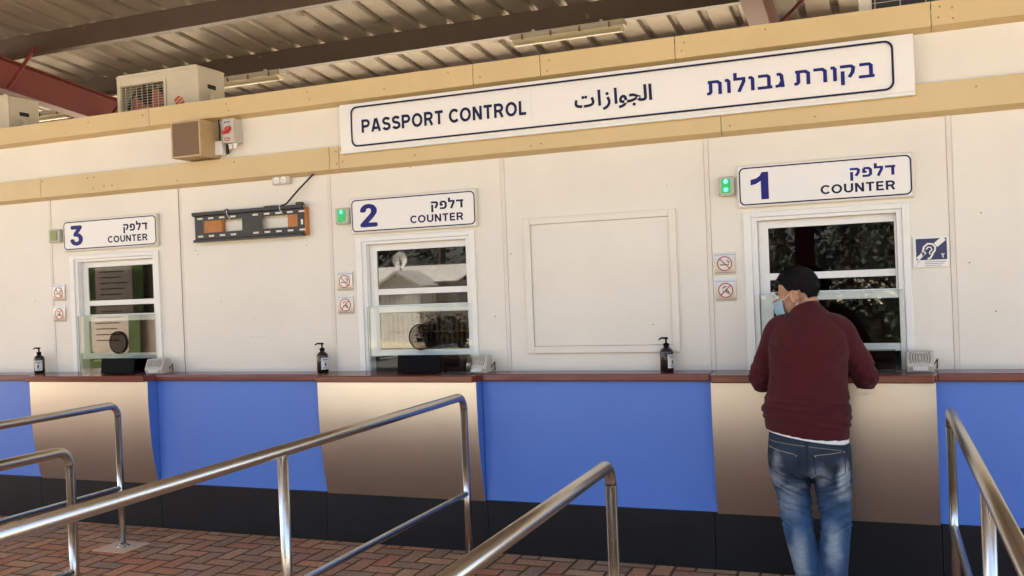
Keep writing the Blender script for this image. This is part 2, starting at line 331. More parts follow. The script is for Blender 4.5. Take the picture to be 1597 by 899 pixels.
def brushed_steel():
    m = mat('brushed_steel', (.585, .575, .53), .30, 1.0, var=.03, vscale=3); n = m.node_tree; b = n.nodes['Principled BSDF']
    tc = n.nodes.new('ShaderNodeTexCoord'); mp = n.nodes.new('ShaderNodeMapping'); mp.inputs['Scale'].default_value = (2.5, 2.5, 320)
    t = n.nodes.new('ShaderNodeTexNoise'); t.inputs['Scale'].default_value = 1; t.inputs['Detail'].default_value = 5
    n.links.new(tc.outputs['Object'], mp.inputs[0]); n.links.new(mp.outputs[0], t.inputs['Vector'])
    mr = n.nodes.new('ShaderNodeMapRange'); mr.inputs['To Min'].default_value = .24; mr.inputs['To Max'].default_value = .40
    n.links.new(t.outputs['Fac'], mr.inputs[0]); n.links.new(mr.outputs[0], b.inputs['Roughness'])
    # short horizontal scratches
    mp2 = n.nodes.new('ShaderNodeMapping'); mp2.inputs['Scale'].default_value = (9, 9, 70); mp2.inputs['Rotation'].default_value = (0, .12, 0)
    t2 = n.nodes.new('ShaderNodeTexNoise'); t2.inputs['Scale'].default_value = 1; t2.inputs['Detail'].default_value = 2
    n.links.new(tc.outputs['Object'], mp2.inputs[0]); n.links.new(mp2.outputs[0], t2.inputs['Vector'])
    m2 = n.nodes.new('ShaderNodeMapRange'); m2.inputs['From Min'].default_value = .725; m2.inputs['From Max'].default_value = .765
    n.links.new(t2.outputs['Fac'], m2.inputs[0])
    bp = n.nodes.new('ShaderNodeBump'); bp.inputs['Strength'].default_value = .22; bp.inputs['Distance'].default_value = .003
    n.links.new(m2.outputs[0], bp.inputs['Height']); n.links.new(bp.outputs[0], b.inputs['Normal'])
    return m
M['steel'] = brushed_steel()

def herringbone():
    m = bpy.data.materials.new('herringbone_pavers'); m.use_nodes = True; n = m.node_tree; b = n.nodes['Principled BSDF']
    def math_(op, a, b_=None, c=None):
        k = n.nodes.new('ShaderNodeMath'); k.operation = op
        for i, v in enumerate((a, b_, c)):
            if v is None: continue
            if isinstance(v, (int, float)): k.inputs[i].default_value = v
            else: n.links.new(v, k.inputs[i])
        return k.outputs[0]
    tc = n.nodes.new('ShaderNodeTexCoord')
    wn = n.nodes.new('ShaderNodeTexNoise'); wn.inputs['Scale'].default_value = 5; wn.inputs['Detail'].default_value = 3
    n.links.new(tc.outputs['Object'], wn.inputs['Vector'])
    mixv = n.nodes.new('ShaderNodeVectorMath'); mixv.operation = 'MULTIPLY_ADD'; mixv.inputs[1].default_value = (.018, .018, 0)
    n.links.new(wn.outputs['Color'], mixv.inputs[0]); n.links.new(tc.outputs['Object'], mixv.inputs[2])
    sp = n.nodes.new('ShaderNodeSeparateXYZ'); n.links.new(mixv.outputs[0], sp.inputs[0])
    W = .115
    X = math_('DIVIDE', sp.outputs[0], W); Y = math_('DIVIDE', sp.outputs[1], W)
    i = math_('FLOOR', X); j = math_('FLOOR', Y); fx = math_('SUBTRACT', X, i); fy = math_('SUBTRACT', Y, j)
    k = math_('FLOORED_MODULO', math_('SUBTRACT', i, j), 4)
    hor = math_('LESS_THAN', k, 1.5); k1 = math_('COMPARE', k, 1, .1); k2 = math_('COMPARE', k, 2, .1); k3 = math_('COMPARE', k, 3, .1)
    inv = math_('SUBTRACT', 1, hor)
    u = math_('ADD', math_('MULTIPLY', hor, math_('ADD', fx, k1)), math_('MULTIPLY', inv, math_('ADD', fy, k2)))
    v = math_('ADD', math_('MULTIPLY', hor, fy), math_('MULTIPLY', inv, fx))
    d = math_('MINIMUM', math_('MINIMUM', u, math_('SUBTRACT', 2, u)), math_('MINIMUM', v, math_('SUBTRACT', 1, v)))
    idx = math_('SUBTRACT', i, k1); idy = math_('ADD', j, k3)
    cb = n.nodes.new('ShaderNodeCombineXYZ'); n.links.new(idx, cb.inputs[0]); n.links.new(idy, cb.inputs[1]); n.links.new(hor, cb.inputs[2])
    wh = n.nodes.new('ShaderNodeTexWhiteNoise'); n.links.new(cb.outputs[0], wh.inputs['Vector'])
    cr = n.nodes.new('ShaderNodeValToRGB'); e = cr.color_ramp.elements
    e[0].position = 0; e[0].color = (.27, .18, .12, 1); e[1].position = 1; e[1].color = (.47, .28, .16, 1)
    for p, c in ((.25, (.40, .185, .10)), (.45, (.47, .165, .085)), (.6, (.31, .20, .125)), (.8, (.53, .23, .11))):
        q = e.new(p); q.color = (*c, 1)
    n.links.new(wh.outputs['Value'], cr.inputs[0])
    # mottling and dust
    t = n.nodes.new('ShaderNodeTexNoise'); t.inputs['Scale'].default_value = 38; t.inputs['Detail'].default_value = 6; t.inputs['Roughness'].default_value = .7
    n.links.new(tc.outputs['Object'], t.inputs['Vector'])
    mr = n.nodes.new('ShaderNodeMapRange'); mr.inputs['From Min'].default_value = .3; mr.inputs['From Max'].default_value = .7; mr.inputs['To Min'].default_value = .5; mr.inputs['To Max'].default_value = 1.4
    n.links.new(t.outputs['Fac'], mr.inputs[0])
    sc = n.nodes.new('ShaderNodeVectorMath'); sc.operation = 'SCALE'; n.links.new(cr.outputs[0], sc.inputs[0]); n.links.new(mr.outputs[0], sc.inputs['Scale'])
    t3 = n.nodes.new('ShaderNodeTexNoise'); t3.inputs['Scale'].default_value = 2.2; t3.inputs['Detail'].default_value = 6
    n.links.new(tc.outputs['Object'], t3.inputs['Vector'])
    m3 = n.nodes.new('ShaderNodeMapRange'); m3.inputs['From Min'].default_value = .45; m3.inputs['From Max'].default_value = .75; m3.inputs['To Min'].default_value = .15; m3.inputs['To Max'].default_value = .75
    n.links.new(t3.outputs['Fac'], m3.inputs[0])
    dust = n.nodes.new('ShaderNodeMix'); dust.data_type = 'RGBA'; dust.inputs['B'].default_value = (.44, .29, .175, 1)
    n.links.new(m3.outputs[0], dust.inputs['Factor']); n.links.new(sc.outputs[0], dust.inputs['A'])
    jm = n.nodes.new('ShaderNodeMapRange'); jm.inputs['From Min'].default_value = .04; jm.inputs['From Max'].default_value = .095
    n.links.new(d, jm.inputs[0])
    jt = n.nodes.new('ShaderNodeMix'); jt.data_type = 'RGBA'; jt.inputs['A'].default_value = (.085, .058, .04, 1)
    n.links.new(jm.outputs[0], jt.inputs['Factor']); n.links.new(dust.outputs['Result'], jt.inputs['B'])
    n.links.new(jt.outputs['Result'], b.inputs['Base Color']); b.inputs['Roughness'].default_value = .85; b.inputs['Specular IOR Level'].default_value = .12
    hb = n.nodes.new('ShaderNodeMapRange'); hb.inputs['From Min'].default_value = .02; hb.inputs['From Max'].default_value = .13; hb.interpolation_type = 'SMOOTHSTEP'
    n.links.new(d, hb.inputs[0])
    hh = math_('ADD', math_('ADD', hb.outputs[0], math_('MULTIPLY', t.outputs['Fac'], .35)), math_('MULTIPLY', wh.outputs['Value'], .3))
    bp = n.nodes.new('ShaderNodeBump'); bp.inputs['Strength'].default_value = .8; bp.inputs['Distance'].default_value = .006
    n.links.new(hh, bp.inputs['Height']); n.links.new(bp.outputs[0], b.inputs['Normal'])
    return m

# ------------------------------------------------------------------ ground
def sheet(name, x0, x1, y0, y1, z, m, kind='structure'):
    mb = MB(); mb.bm.faces.new([mb.bm.verts.new(p) for p in ((x0, y0, z), (x1, y0, z), (x1, y1, z), (x0, y1, z))])
    return tag(mb.build(name, m), kind=kind)
sheet('ground', -250, 250, -250, 250, -.008, mat('sandy_ground', (.46, .38, .265), .9, var=.12, vscale=.5, bump=.2, bscale=8))
sheet('paved_floor', -13, 8, -7.2, 4, 0, herringbone())
sheet('road', -120, 120, -17.5, -11.5, -.004, mat('grey_asphalt', (.13, .12, .105), .85, var=.15, vscale=4, bump=.2, bscale=60))

# ------------------------------------------------------------------ the booth
ZF = -.021                                    # shift of calibrated heights
booth = thing('passport_booth', 'long cream panelled passport control booth with three sash windows', 'booth', (0, 0, 0))
PW = 1.25
ZC = 1.084                                     # counter top
ZT = 2.955; ZB = 2.448
# window cut-outs, measured from the left joint of their panel
WX0, WX1, WZ1 = .205, 1.035, 1.965
def wall_panel(k):
    x0, x1 = k * PW + .0142, (k + 1) * PW - .0142
    mb = MB()
    if k in (-3, -1, 1):
        a, b = k * PW + WX0, k * PW + WX1
        mb.box(x0, a, 0, .06, ZC - .03, ZB); mb.box(b, x1, 0, .06, ZC - .03, ZB); mb.box(a, b, 0, .06, WZ1, ZB)
        bmesh.ops.remove_doubles(mb.bm, verts=mb.bm.verts[:], dist=1e-5)
    else: mb.box(x0, x1, 0, .06, ZC - .03, ZB)
    return mb.build('wall_panel', M['wall'], booth)
for k in range(-9, 6): wall_panel(k)
for k in range(-9, 7):
    if k == -2:
        MB().box(k * PW - .014, k * PW + .014, .004, .06, ZC - .03, ZB).build('open_joint', M['gap'], booth)
        MB().box(k * PW - .006, k * PW + .013, .0, .0035, ZC, ZB - .01).build('joint_strip', M['joint'], booth)
    else:
        MB().box(k * PW - .0125, k * PW + .0125, -.003, .055, ZC - .03, ZB).build('joint_strip', M['joint'], booth, bevel=.002)
        MB().box(k * PW - .0155, k * PW + .0155, .008, .058, ZC - .03, ZB - .002).build('joint_backing', M['joint'], booth)
for a_, b_ in ((-11.25, -6.3), (-6.298, -1.128), (-1.126, 3.62), (3.622, 7.5)): MB().box(a_, b_, -.001, .06, ZB + .001, ZT).build('upper_band', M['wall'], booth)
for qx, qy in ((305, 391), (309, 397), (478, 383), (772, 494), (797, 396), (1003, 500), (1530, 332), (930, 548), (1512, 410), (640, 262), (1553, 486), (55, 470), (345, 470)):
    q = at(qx, qy, 0); MB().lathe([(.0035, -.0012), (.004, 0)], (q.x, -.0004, q.z), 8, 'y').build('anchor_hole', M['screw'], booth)
# inside: dim room
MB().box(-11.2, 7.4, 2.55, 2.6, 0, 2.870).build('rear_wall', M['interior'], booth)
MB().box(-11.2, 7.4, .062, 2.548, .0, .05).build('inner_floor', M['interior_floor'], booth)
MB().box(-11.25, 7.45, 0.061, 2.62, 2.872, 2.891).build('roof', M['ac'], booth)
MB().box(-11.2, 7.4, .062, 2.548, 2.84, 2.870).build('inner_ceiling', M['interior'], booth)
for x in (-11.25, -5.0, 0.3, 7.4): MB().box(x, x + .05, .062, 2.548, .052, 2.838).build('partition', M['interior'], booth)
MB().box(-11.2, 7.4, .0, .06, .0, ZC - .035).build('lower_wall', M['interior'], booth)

# tan fascia flashings: two long bands, made of lengths screwed on
def flashing(z0, z1, joints, xs, xe):
    xs_ = [xs] + joints + [xe]
    for a, b in zip(xs_, xs_[1:]):
        pts = [(-.055, z0 + .012), (-.055, z1), (.0, z1 + .001), (.0, z1 + .006), (-.061, z1 + .006), (-.061, z0), (-.002, z0 - .022), (-.002, z0 - .014)]
        f = MB().prism([(p[0], p[1]) for p in pts], (b - a) - .004, 'x', a + .002).build('fascia_board', M['fascia'], booth)
        rnd = random.Random(int(a * 100) + int(z0 * 10)); 
        x = a + .04
        while x < b - .03:
            for zz in (z0 + .035, z1 - .03):
                if rnd.random() < .55:
                    MB().lathe([(.0055, -.0035), (.0055, 0)], (x + rnd.uniform(-.02, .02), -.0612, zz + rnd.uniform(-.012, .012)), 8, 'y').build('screw', M['flash_screw'], f)
            x += rnd.choice((.05, .45, .6, .8))
flashing(2.858, 2.978, [-6.2, -2.69, -.145, .296, 1.109, 2.435], -11.3, 7.5)
flashing(2.420, 2.560, [-6.4, -3.765, -1.2, -1.126, 1.351, 4.2], -11.3, 7.5)

# sash windows
def window(k, ring):
    ox = k * PW
    def Z(z): return z + ZF
    c = MB()                                                  # casing round the hole
    for a, b, z0, z1 in ((.193, .236, ZC, Z(1.985)), (1.012, 1.048, ZC, Z(1.985)), (.236, 1.012, Z(1.955), Z(1.985))): c.box(ox + a, ox + b, -.016, .03, z0, z1)
    win = c.build('window', M['white_alu'], booth, bevel=.003)
    f = MB()                                                  # outer sliding track
    for a, b, z0, z1 in ((.2365, .266, ZC, Z(1.9545)), (.984, 1.0115, ZC, Z(1.9545)), (.266, .984, Z(1.935), Z(1.9545))): f.box(ox + a, ox + b, -.006, .07, z0, z1)
    f.build('frame', M['white_alu'], win, bevel=.002)
    u = MB()                                                  # upper sash, behind
    for a, b, z0, z1 in ((.268, .321, Z(1.50), Z(1.934)), (.973, .983, Z(1.50), Z(1.934)), (.321, .973, Z(1.892), Z(1.934)), (.321, .973, Z(1.602), Z(1.640)), (.321, .973, Z(1.50), Z(1.535))): u.box(ox + a, ox + b, .036, .060, z0, z1)
    up = u.build('upper_sash', M['white_alu'], win, bevel=.002)
    MB().box(ox + .322, ox + .972, .044, .048, Z(1.537), Z(1.891)).build('pane', M['glass'], up)
    l = MB()                                                  # lower sash, raised a hand's breadth over the counter
    for a, b, z0, z1 in ((.27, .338, Z(1.202), Z(1.522)), (.986, 1.004, Z(1.202), Z(1.522)), (.338, .986, Z(1.486), Z(1.522)), (.338, .986, Z(1.204), Z(1.245))): l.box(ox + a, ox + b, .006, .031, z0, z1)
    lo = l.build('lower_sash', M['white_alu'], win, bevel=.002)
    MB().box(ox + .339, ox + .985, .015, .019, Z(1.246), Z(1.485)).build('pane', M['glass'], lo)
    g = MB().box(ox + .268, ox + 1.003, -.024, -.018, ZC + .001, Z(1.526)).build('guard_screen', M['guard'], win)
    MB().box(ox + .2655, ox + .268, -.0245, -.0175, ZC + .001, Z(1.526)).build('screen_edge', M['guard_edge'], win)
    MB().box(ox + .268, ox + 1.003, -.0245, -.0175, Z(1.526), Z(1.529)).build('screen_edge', M['guard_edge'], win)
    if ring:
        cx_, cz = ox + .652, 1.304
        mb = MB(); pts = [(cx_ + .080 * math.cos(a * R(9)), -.026, cz + .080 * math.sin(a * R(9))) for a in range(41)]
        mb.tube(pts, .004, 8, False).build('speech_ring', M['black_plastic'], win, smooth=True)
        MB().lathe([(.075, -.0005), (.075, .0005)], (cx_, -.0275, cz), 40, 'y').build('speech_disc', glass('smoked_disc', (.42, .38, .36), 1.5, 1.0), win)
        # cross bar of the counter-height rail inside the glass
        MB().tube([(ox + .28, .10, ZC + .075), (ox + 1.0, .10, ZC + .125)], .006, 8).build('inner_rail', M['white_alu'], win)
    return win
for k in (-3, -1, 1): window(k, k != 1)

# blank hatch cover between counters 1 and 2
hc = MB()
bx0, bx1, bz0, bz1 = .130, 1.065, 1.190, 2.013
for a, b, z0, z1 in ((bx0, bx0 + .042, bz0, bz1), (bx1 - .042, bx1, bz0, bz1), (bx0 + .042, bx1 - .042, bz1 - .040, bz1), (bx0 + .042, bx1 - .042, bz0, bz0 + .042)): hc.box(a, b, -.022, -.001, z0, z1)
hatch = hc.build('hatch_cover', M['wall'], booth, bevel=.003)
MB().box(bx0 + .045, bx1 - .045, -.009, -.0012, bz0 + .045, bz1 - .043).build('cover_panel', M['wall'], hatch)

# ------------------------------------------------------------------ the counter
counter = thing('service_counter', 'long blue and steel fronted service counter with red brown worktop', 'counter', (0, -.1, 0))
YB = -.170                                     # blue front
def lipped(x0, x1, yf, mb=None):
    """worktop length with a rounded front edge"""
    mb = MB(); pts = [(.05, ZC), (yf + .012, ZC), (yf + .003, ZC - .004), (yf, ZC - .014), (yf, ZC - .036), (yf + .006, ZC - .042), (.05, ZC - .042)]
    return mb.prism(pts, x1 - x0, 'x', x0)
YL, YW = -.205, -.300
wins = [k * PW for k in (-3, -1, 1)]
edges = [-11.2]
for ox in wins: edges += [ox + .005, ox + 1.150]
edges += [7.4]
for a, b in zip(edges[::2], edges[1::2]):
    if a < b: lipped(a + .001, b - .001, YL).build('worktop', M['counter'], counter, smooth=False)
for ox in wins:
    mb = MB()                                  # wider worktop at the window with slanted ends
    x0, x1 = ox + .006, ox + 1.149
    top = [(x0, .05), (x0, YL + .002), (x0 + .025, YW), (x1 - .025, YW), (x1, YL + .002), (x1, .05)]
    mb.prism(top, .042, 'z', ZC - .042); mb.build('window_worktop', M['counter'], counter, bevel=.006)
xb = [-11.2] + sum([[ox + .02, ox + 1.135] for ox in wins], []) + [7.4]
for a, b in zip(xb[::2], xb[1::2]):
    MB().box(a, b, YB, YB + .02, .318, ZC - .043).build('blue_panel', M['blue'], counter)
    n_ = 2 if b - a > 1.5 else 1
    MB().box(a, b, YB + .02, YB + .022, .318, ZC - .043).build('panel_backing', M['blue_side'], counter)
for ox in wins:
    prof = []
    for i in range(25):                        # bulging brushed steel front: full at the top, tucked in at the foot
        t = i / 24; z = (ZC - .043) + (.314 - (ZC - .043)) * t
        y = -.262 + .074 * (t ** 2.7)
        prof.append((y, z))
    mb = MB(); x0, x1 = ox + .022, ox + 1.133
    F = [[mb.bm.verts.new((x, y, z)) for y, z in prof] for x in (x0, x1)]
    Bk = [[mb.bm.verts.new((x, y + .0025, z)) for y, z in prof] for x in (x0, x1)]
    for i in range(24):
        mb.bm.faces.new((F[0][i], F[0][i + 1], F[1][i + 1], F[1][i])); mb.bm.faces.new((Bk[0][i], Bk[1][i], Bk[1][i + 1], Bk[0][i + 1]))
        for s_ in (0, 1): mb.bm.faces.new((F[s_][i], F[s_][i + 1], Bk[s_][i + 1], Bk[s_][i]))
    st = mb.build('steel_front', M['steel'], counter, smooth=True)
    mod = st.modifiers.new('es', 'EDGE_SPLIT'); mod.split_angle = R(50)
    for x in (x0 + .003, x1 - .022):           # side cheeks
        pts = [(y + .004, z) for y, z in prof] + [(YB + .024, .314), (YB + .024, ZC - .043)]
        MB().prism(pts, .019, 'x', x).build('side_cheek', M['blue'], counter)
pj = [-11.2] + sum([[ox + .0, ox + 1.14] for ox in wins], []) + [7.4]
for a, b in zip(pj, pj[1:]): MB().box(a + .0015, b - .0015, YB - .006, YB + .02, .0, .316).build('plinth', M['plinth'], counter, bevel=.0015)
MB().box(-11.2, 7.4, YB + .023, -.002, .0, .31).build('plinth_core', M['dark'], counter)

# ------------------------------------------------------------------ canopy
canopy = thing('canopy_roof', 'large steel canopy with brown purlins and ribbed sheet roofing overhead', 'canopy', (0, 0, 0))
SL = math.tan(R(6.1)); ZR = 4.179
def zr(y): return ZR - SL * y
CX0, CX1, CY0, CY1 = -13.2, 9.0, -5.75, 8.4
mb = MB(); pitch = .265; x = CX0; prof = []
while x < CX1:
    prof += [(x, 0), (x + .012, -.0), (x + .185, .0), (x + .203, .034), (x + .245, .034), (x + .263, 0)]
    x += pitch
A = [mb.bm.verts.new((px, CY0, zr(CY0) + h)) for px, h in prof]; B = [mb.bm.verts.new((px, CY1, zr(CY1) + h)) for px, h in prof]
for i in range(len(prof) - 1): mb.bm.faces.new((A[i], A[i + 1], B[i + 1], B[i]))
sh = mb.build('roof_sheet', M['roof'], canopy); sm = sh.modifiers.new('solid', 'SOLIDIFY'); sm.thickness = .003; sm.offset = 1
py = 1.03 - .03
ys = [py + 1.18 * i for i in range(-5, 7)]
for y in ys:
    z = zr(y) - .004
    pts = [(y - .030, z), (y + .04, z), (y + .04, z - .008), (y - .022, z - .008), (y - .022, z - .172), (y + .045, z - .172), (y + .045, z - .18), (y - .030, z - .18)]
    MB().prism(pts, CX1 - CX0 - .2, 'x', CX0 + .1).build('purlin', M['purlin'], canopy)
def rafter(x):
    d, y0, y1 = .30, CY0 + .1, CY1 - .1
    mb = MB()
    for dx0, dx1, h0, h1 in ((-.075, .075, -.012, 0), (-.005, .005, -d + .012, -.012), (-.075, .075, -d, -d + .012)):
        v = [mb.bm.verts.new((x + dx, y, zr(y) - .188 + h)) for dx in (dx0, dx1) for y in (y0, y1) for h in (h0, h1)]
        for f in ((0, 1, 3, 2), (4, 6, 7, 5), (0, 4, 5, 1), (2, 3, 7, 6), (0, 2, 6, 4), (1, 5, 7, 3)): mb.bm.faces.new([v[i] for i in f])
    r_ = mb.build('rafter', M['rafter'], canopy)
    for y in (ys[4], ys[5], ys[6], ys[7]):
        for s_ in (1,):
            a = Vector((x + s_ * .06, y - .035, zr(y) - .188 - d + .03)); b = Vector((x + s_ * .42, y - .035, zr(y) - .13))
            MB().tube([a, b], .016, 6).build('fly_brace', M['rafter'], r_)
    for y in (-5.45, 5.2):
        zt = zr(y) - .188 - d
        c = MB()
        for a0, a1, b0, b1 in ((-.10, .10, -.10, -.088), (-.006, .006, -.088, .088), (-.10, .10, .088, .10)): c.box(x + a0, x + a1, y + b0, y + b1, 0, zt)
        c.build('column', M['rafter'], canopy)
for x in (-12.0, -5.33, 1.37, 8.1): rafter(x)

# ------------------------------------------------------------------ fluorescent fittings
def batten(x0, x1, y, z, label):
    t = thing('ceiling_light', label, 'light fitting', ((x0 + x1) / 2, y, z), 'fluorescent fittings under the canopy')
    MB().prism([(y + a, z + b) for a, b in ((-.045, .0), (-.06, .02), (-.055, .045), (.055, .045), (.06, .02), (.045, 0))], x1 - x0, 'x', x0).build('housing', M['grey_plastic'], t, bevel=.004)
    MB().prism([(y + .055 * math.cos(R(180 + 15 * i)), z - .002 + .048 * math.sin(R(180 + 15 * i))) for i in range(13)], x1 - x0 - .05, 'x', x0 + .025).build('diffuser', M['tube_light'], t, bevel=.004)
    for i in range(4):
        xx = x0 + .12 + (x1 - x0 - .24) * i / 3
        MB().box(xx - .008, xx + .008, y - .066, y - .058, z - .012, z + .03).build('clip', M['screw'], t)
    for xx in (x0 + .2, x1 - .2): MB().box(xx - .012, xx + .012, y - .012, y + .012, z + .045, zr(y) - .18).build('hanger', M['grey_plastic'], t)
    return t
batten(-.72, .28, 2.12, 3.70, 'long fluorescent fitting hung below the brown purlin above the long sign')
batten(-4.02, -3.06, 2.12, 3.70, 'long fluorescent fitting partly hidden behind the air conditioner with the orange mark')
batten(-6.75, -5.75, 2.12, 3.62, 'fluorescent fitting beyond the maroon rafter at the far left')

# ------------------------------------------------------------------ air conditioners on the booth roof
def condenser(x0, y0, label, back=False):
    W, D, H, zb = .84, .32, .56, 2.892
    t = thing('air_conditioner', label, 'air conditioner', (x0 + W / 2, y0 + D / 2, zb), 'outdoor units on the booth roof')
    zb += .045
    for xx in (x0 + .1, x0 + W - .16): MB().box(xx, xx + .06, y0 - .02, y0 + D + .02, zb - .045, zb - .001).build('foot', M['screw'], t)
    z1 = zb + H - .045
    if not back:
        fr = MB()                                             # shell with an opening for the fan
        fx0, fx1, fz0, fz1 = x0 + .05, x0 + .50, zb + .03, z1 - .075
        fr.box(x0, fx0, y0, y0 + .012, zb, z1); fr.box(fx1, x0 + W, y0, y0 + .012, zb, z1); fr.box(fx0, fx1, y0, y0 + .012, fz1, z1); fr.box(fx0, fx1, y0, y0 + .012, zb, fz0)
        fr.box(x0, x0 + .01, y0 + .012, y0 + D, zb, z1); fr.box(x0 + W - .01, x0 + W, y0 + .012, y0 + D, zb, z1); fr.box(x0 + .01, x0 + W - .01, y0 + D - .01, y0 + D, zb, z1); fr.box(x0 + .01, x0 + W - .01, y0 + .012, y0 + D - .01, zb, zb + .01)
        fr.build('casing', M['ac'], t, bevel=.004)
        MB().prism([(x0 - .004, z1), (x0 + W + .004, z1), (x0 + W + .004, z1 + .012), (x0 + W - .02, z1 + .026), (x0 + .02, z1 + .026), (x0 - .004, z1 + .012)], D + .008, 'y', y0 - .004).build('lid', M['ac'], t, bevel=.004)
        MB().box(fx0 - .0, fx1, y0 + .16, y0 + .165, fz0, fz1).build('fan_chamber', M['dark'], t)
        cx_, cz = (fx0 + fx1) / 2, (fz0 + fz1) / 2
        sh_ = MB(); sh_.tube([(cx_ + .205 * math.cos(R(a)), y0 + .05, cz + .205 * math.sin(R(a))) for a in range(0, 361, 12)], .012, 8, False); sh_.build('fan_shroud', M['dark'], t)
        fb = MB()
        for b_ in range(3):
            a0 = R(20 + 120 * b_)
            P = [(cx_ + .04 * math.cos(a0 - .3), cz + .04 * math.sin(a0 - .3))] + [(cx_ + .195 * math.cos(a0 + q * .26), cz + .195 * math.sin(a0 + q * .26)) for q in range(5)] + [(cx_ + .04 * math.cos(a0 + .7), cz + .04 * math.sin(a0 + .7))]
            fb.prism(P, .012, 'y', y0 + .07 + .008 * b_)
        fb.lathe([(.045, 0), (.045, .05), (.03, .06)], (cx_, y0 + .05, cz), 18, 'y'); fb.build('fan', M['fan'], t)
        gr = MB()
        n_ = 19
        for i in range(n_ + 1):
            z = fz0 + (fz1 - fz0) * i / n_; gr.box(fx0 - .004, fx1 + .004, y0 - .010, y0 - .007, z - .0012, z + .0012)
        for i in range(9):
            x = fx0 + (fx1 - fx0) * i / 8; gr.box(x - .002, x + .002, y0 - .013, y0 - .010, fz0 - .004, fz1 + .004)
        g = gr.build('grille', M['wire'], t)
        fm = MB()
        for a, b, c, d in ((fx0 - .02, fx0 - .005, fz0 - .02, fz1 + .02), (fx1 + .005, fx1 + .02, fz0 - .02, fz1 + .02), (fx0 - .005, fx1 + .005, fz1 + .005, fz1 + .02), (fx0 - .005, fx1 + .005, fz0 - .02, fz0 - .005)): fm.box(a, b, y0 - .014, y0 - .001, c, d)
        fm.build('grille_frame', M['ac'], t)
        lx, lz, lr = x0 + .635, zb + .245, .062                # round striped emblem
        em = MB()
        for i in range(4):                                    # four slanted bars clipped to a disc
            P = []
            for s_ in range(0, 72):
                a = R(s_ * 5); p = (lr * math.cos(a), lr * math.sin(a)); q = (p[1] * .84 - p[0] * .54)
                P.append((p, q))
            lo, hi = -.060 + i * .031, -.060 + i * .031 + .021
            pts = []
            for j in range(13):
                q = lo + (hi - lo) * j / 12; h = math.sqrt(max(lr * lr - q * q, 0)); pts.append((h, q))
            ring = [(h, q) for h, q in pts] + [(-h if i < 2 else -h * .4, q) for h, q in reversed(pts)]
            em.prism([(lx + .84 * h - .54 * q, lz + .54 * h + .84 * q) for h, q in ring], .001, 'y', y0 - .0012)
        em.build('emblem', M['orange'], t)
        hd = MB().box(x0 + W, x0 + W + .002, y0 + .11, y0 + .21, z1 - .15, z1 - .115); hd.build('handle_recess', M['dark'], t)
        MB().box(x0 + W, x0 + W + .05, y0 + .13, y0 + .19, zb + .25, zb + .33).build('valve_cover', M['ac'], t, bevel=.006)
        MB().tube([(x0 + W + .025, y0 + .16, zb + .26), (x0 + W + .03, y0 + .16, zb + .12), (x0 + W + .01, y0 + .2, zb + .0)], .012, 8).build('pipe', M['cable'], t)
        sm_ = MB()
        for i in range(3): sm_.box(x0 + .53, x0 + W - .012, y0 - .0012, y0 - .0002, zb + .13 + .12 * i, zb + .133 + .12 * i)
        sm_.build('panel_seam', M['grey_plastic'], t)
    else:
        c = MB(); c.box(x0, x0 + .07, y0, y0 + D, zb, z1); c.box(x0 + W - .05, x0 + W, y0, y0 + D, zb, z1); c.box(x0 + .07, x0 + W - .05, y0 + .02, y0 + D, zb, z1); c.build('casing', M['ac'], t, bevel=.004)
        MB().box(x0 - .004, x0 + W + .004, y0 - .004, y0 + D + .004, z1, z1 + .02).build('lid', M['ac'], t, bevel=.004)
        MB().box(x0 + .071, x0 + W - .051, y0 + .008, y0 + .019, zb, z1 - .002).build('coil', M['coil'], t)
        g = MB()
        for i in range(14): g.box(x0 + .07, x0 + W - .05, y0 + .001, y0 + .004, zb + .02 + i * .038, zb + .023 + i * .038)
        for i in range(6): g.box(x0 + .085 + i * .13, x0 + .089 + i * .13, y0 - .003, y0 + .001, zb, z1 - .002)
        g.build('coil_guard', M['wire'], t)
    return t
condenser(-3.70, .68, 'ivory air conditioner with a fan grille and round orange striped emblem')
condenser(-5.80, .70, 'ivory air conditioner cut by the left edge of the view')
condenser(2.085, .30, 'air conditioner showing its dark finned coil at the upper right', True)

# ------------------------------------------------------------------ loudspeaker, isolator switch, junction box
t = thing('loudspeaker', 'tan box loudspeaker with brown cloth front between the two tan bands', 'loudspeaker', (-2.25, -.1, 2.58))
x0, x1, z0, z1, yf = -2.375, -2.125, 2.578, 2.828, -.205
c = MB(); c.box(x0, x1, yf + .012, -.001, z0, z1); c.build('cabinet', M['beige_box'], t, bevel=.004)
f = MB()
for a, b, c0, d in ((x0, x0 + .012, z0, z1), (x1 - .012, x1, z0, z1), (x0 + .012, x1 - .012, z0, z0 + .012), (x0 + .012, x1 - .012, z1 - .012, z1)): f.box(a, b, yf, yf + .0115, c0, d)
f.build('front_rim', M['beige_box'], t, bevel=.003)
MB().box(x0 + .0125, x1 - .0125, yf + .004, yf + .0115, z0 + .0125, z1 - .0125).build('cloth_front', M['cloth_grille'], t)

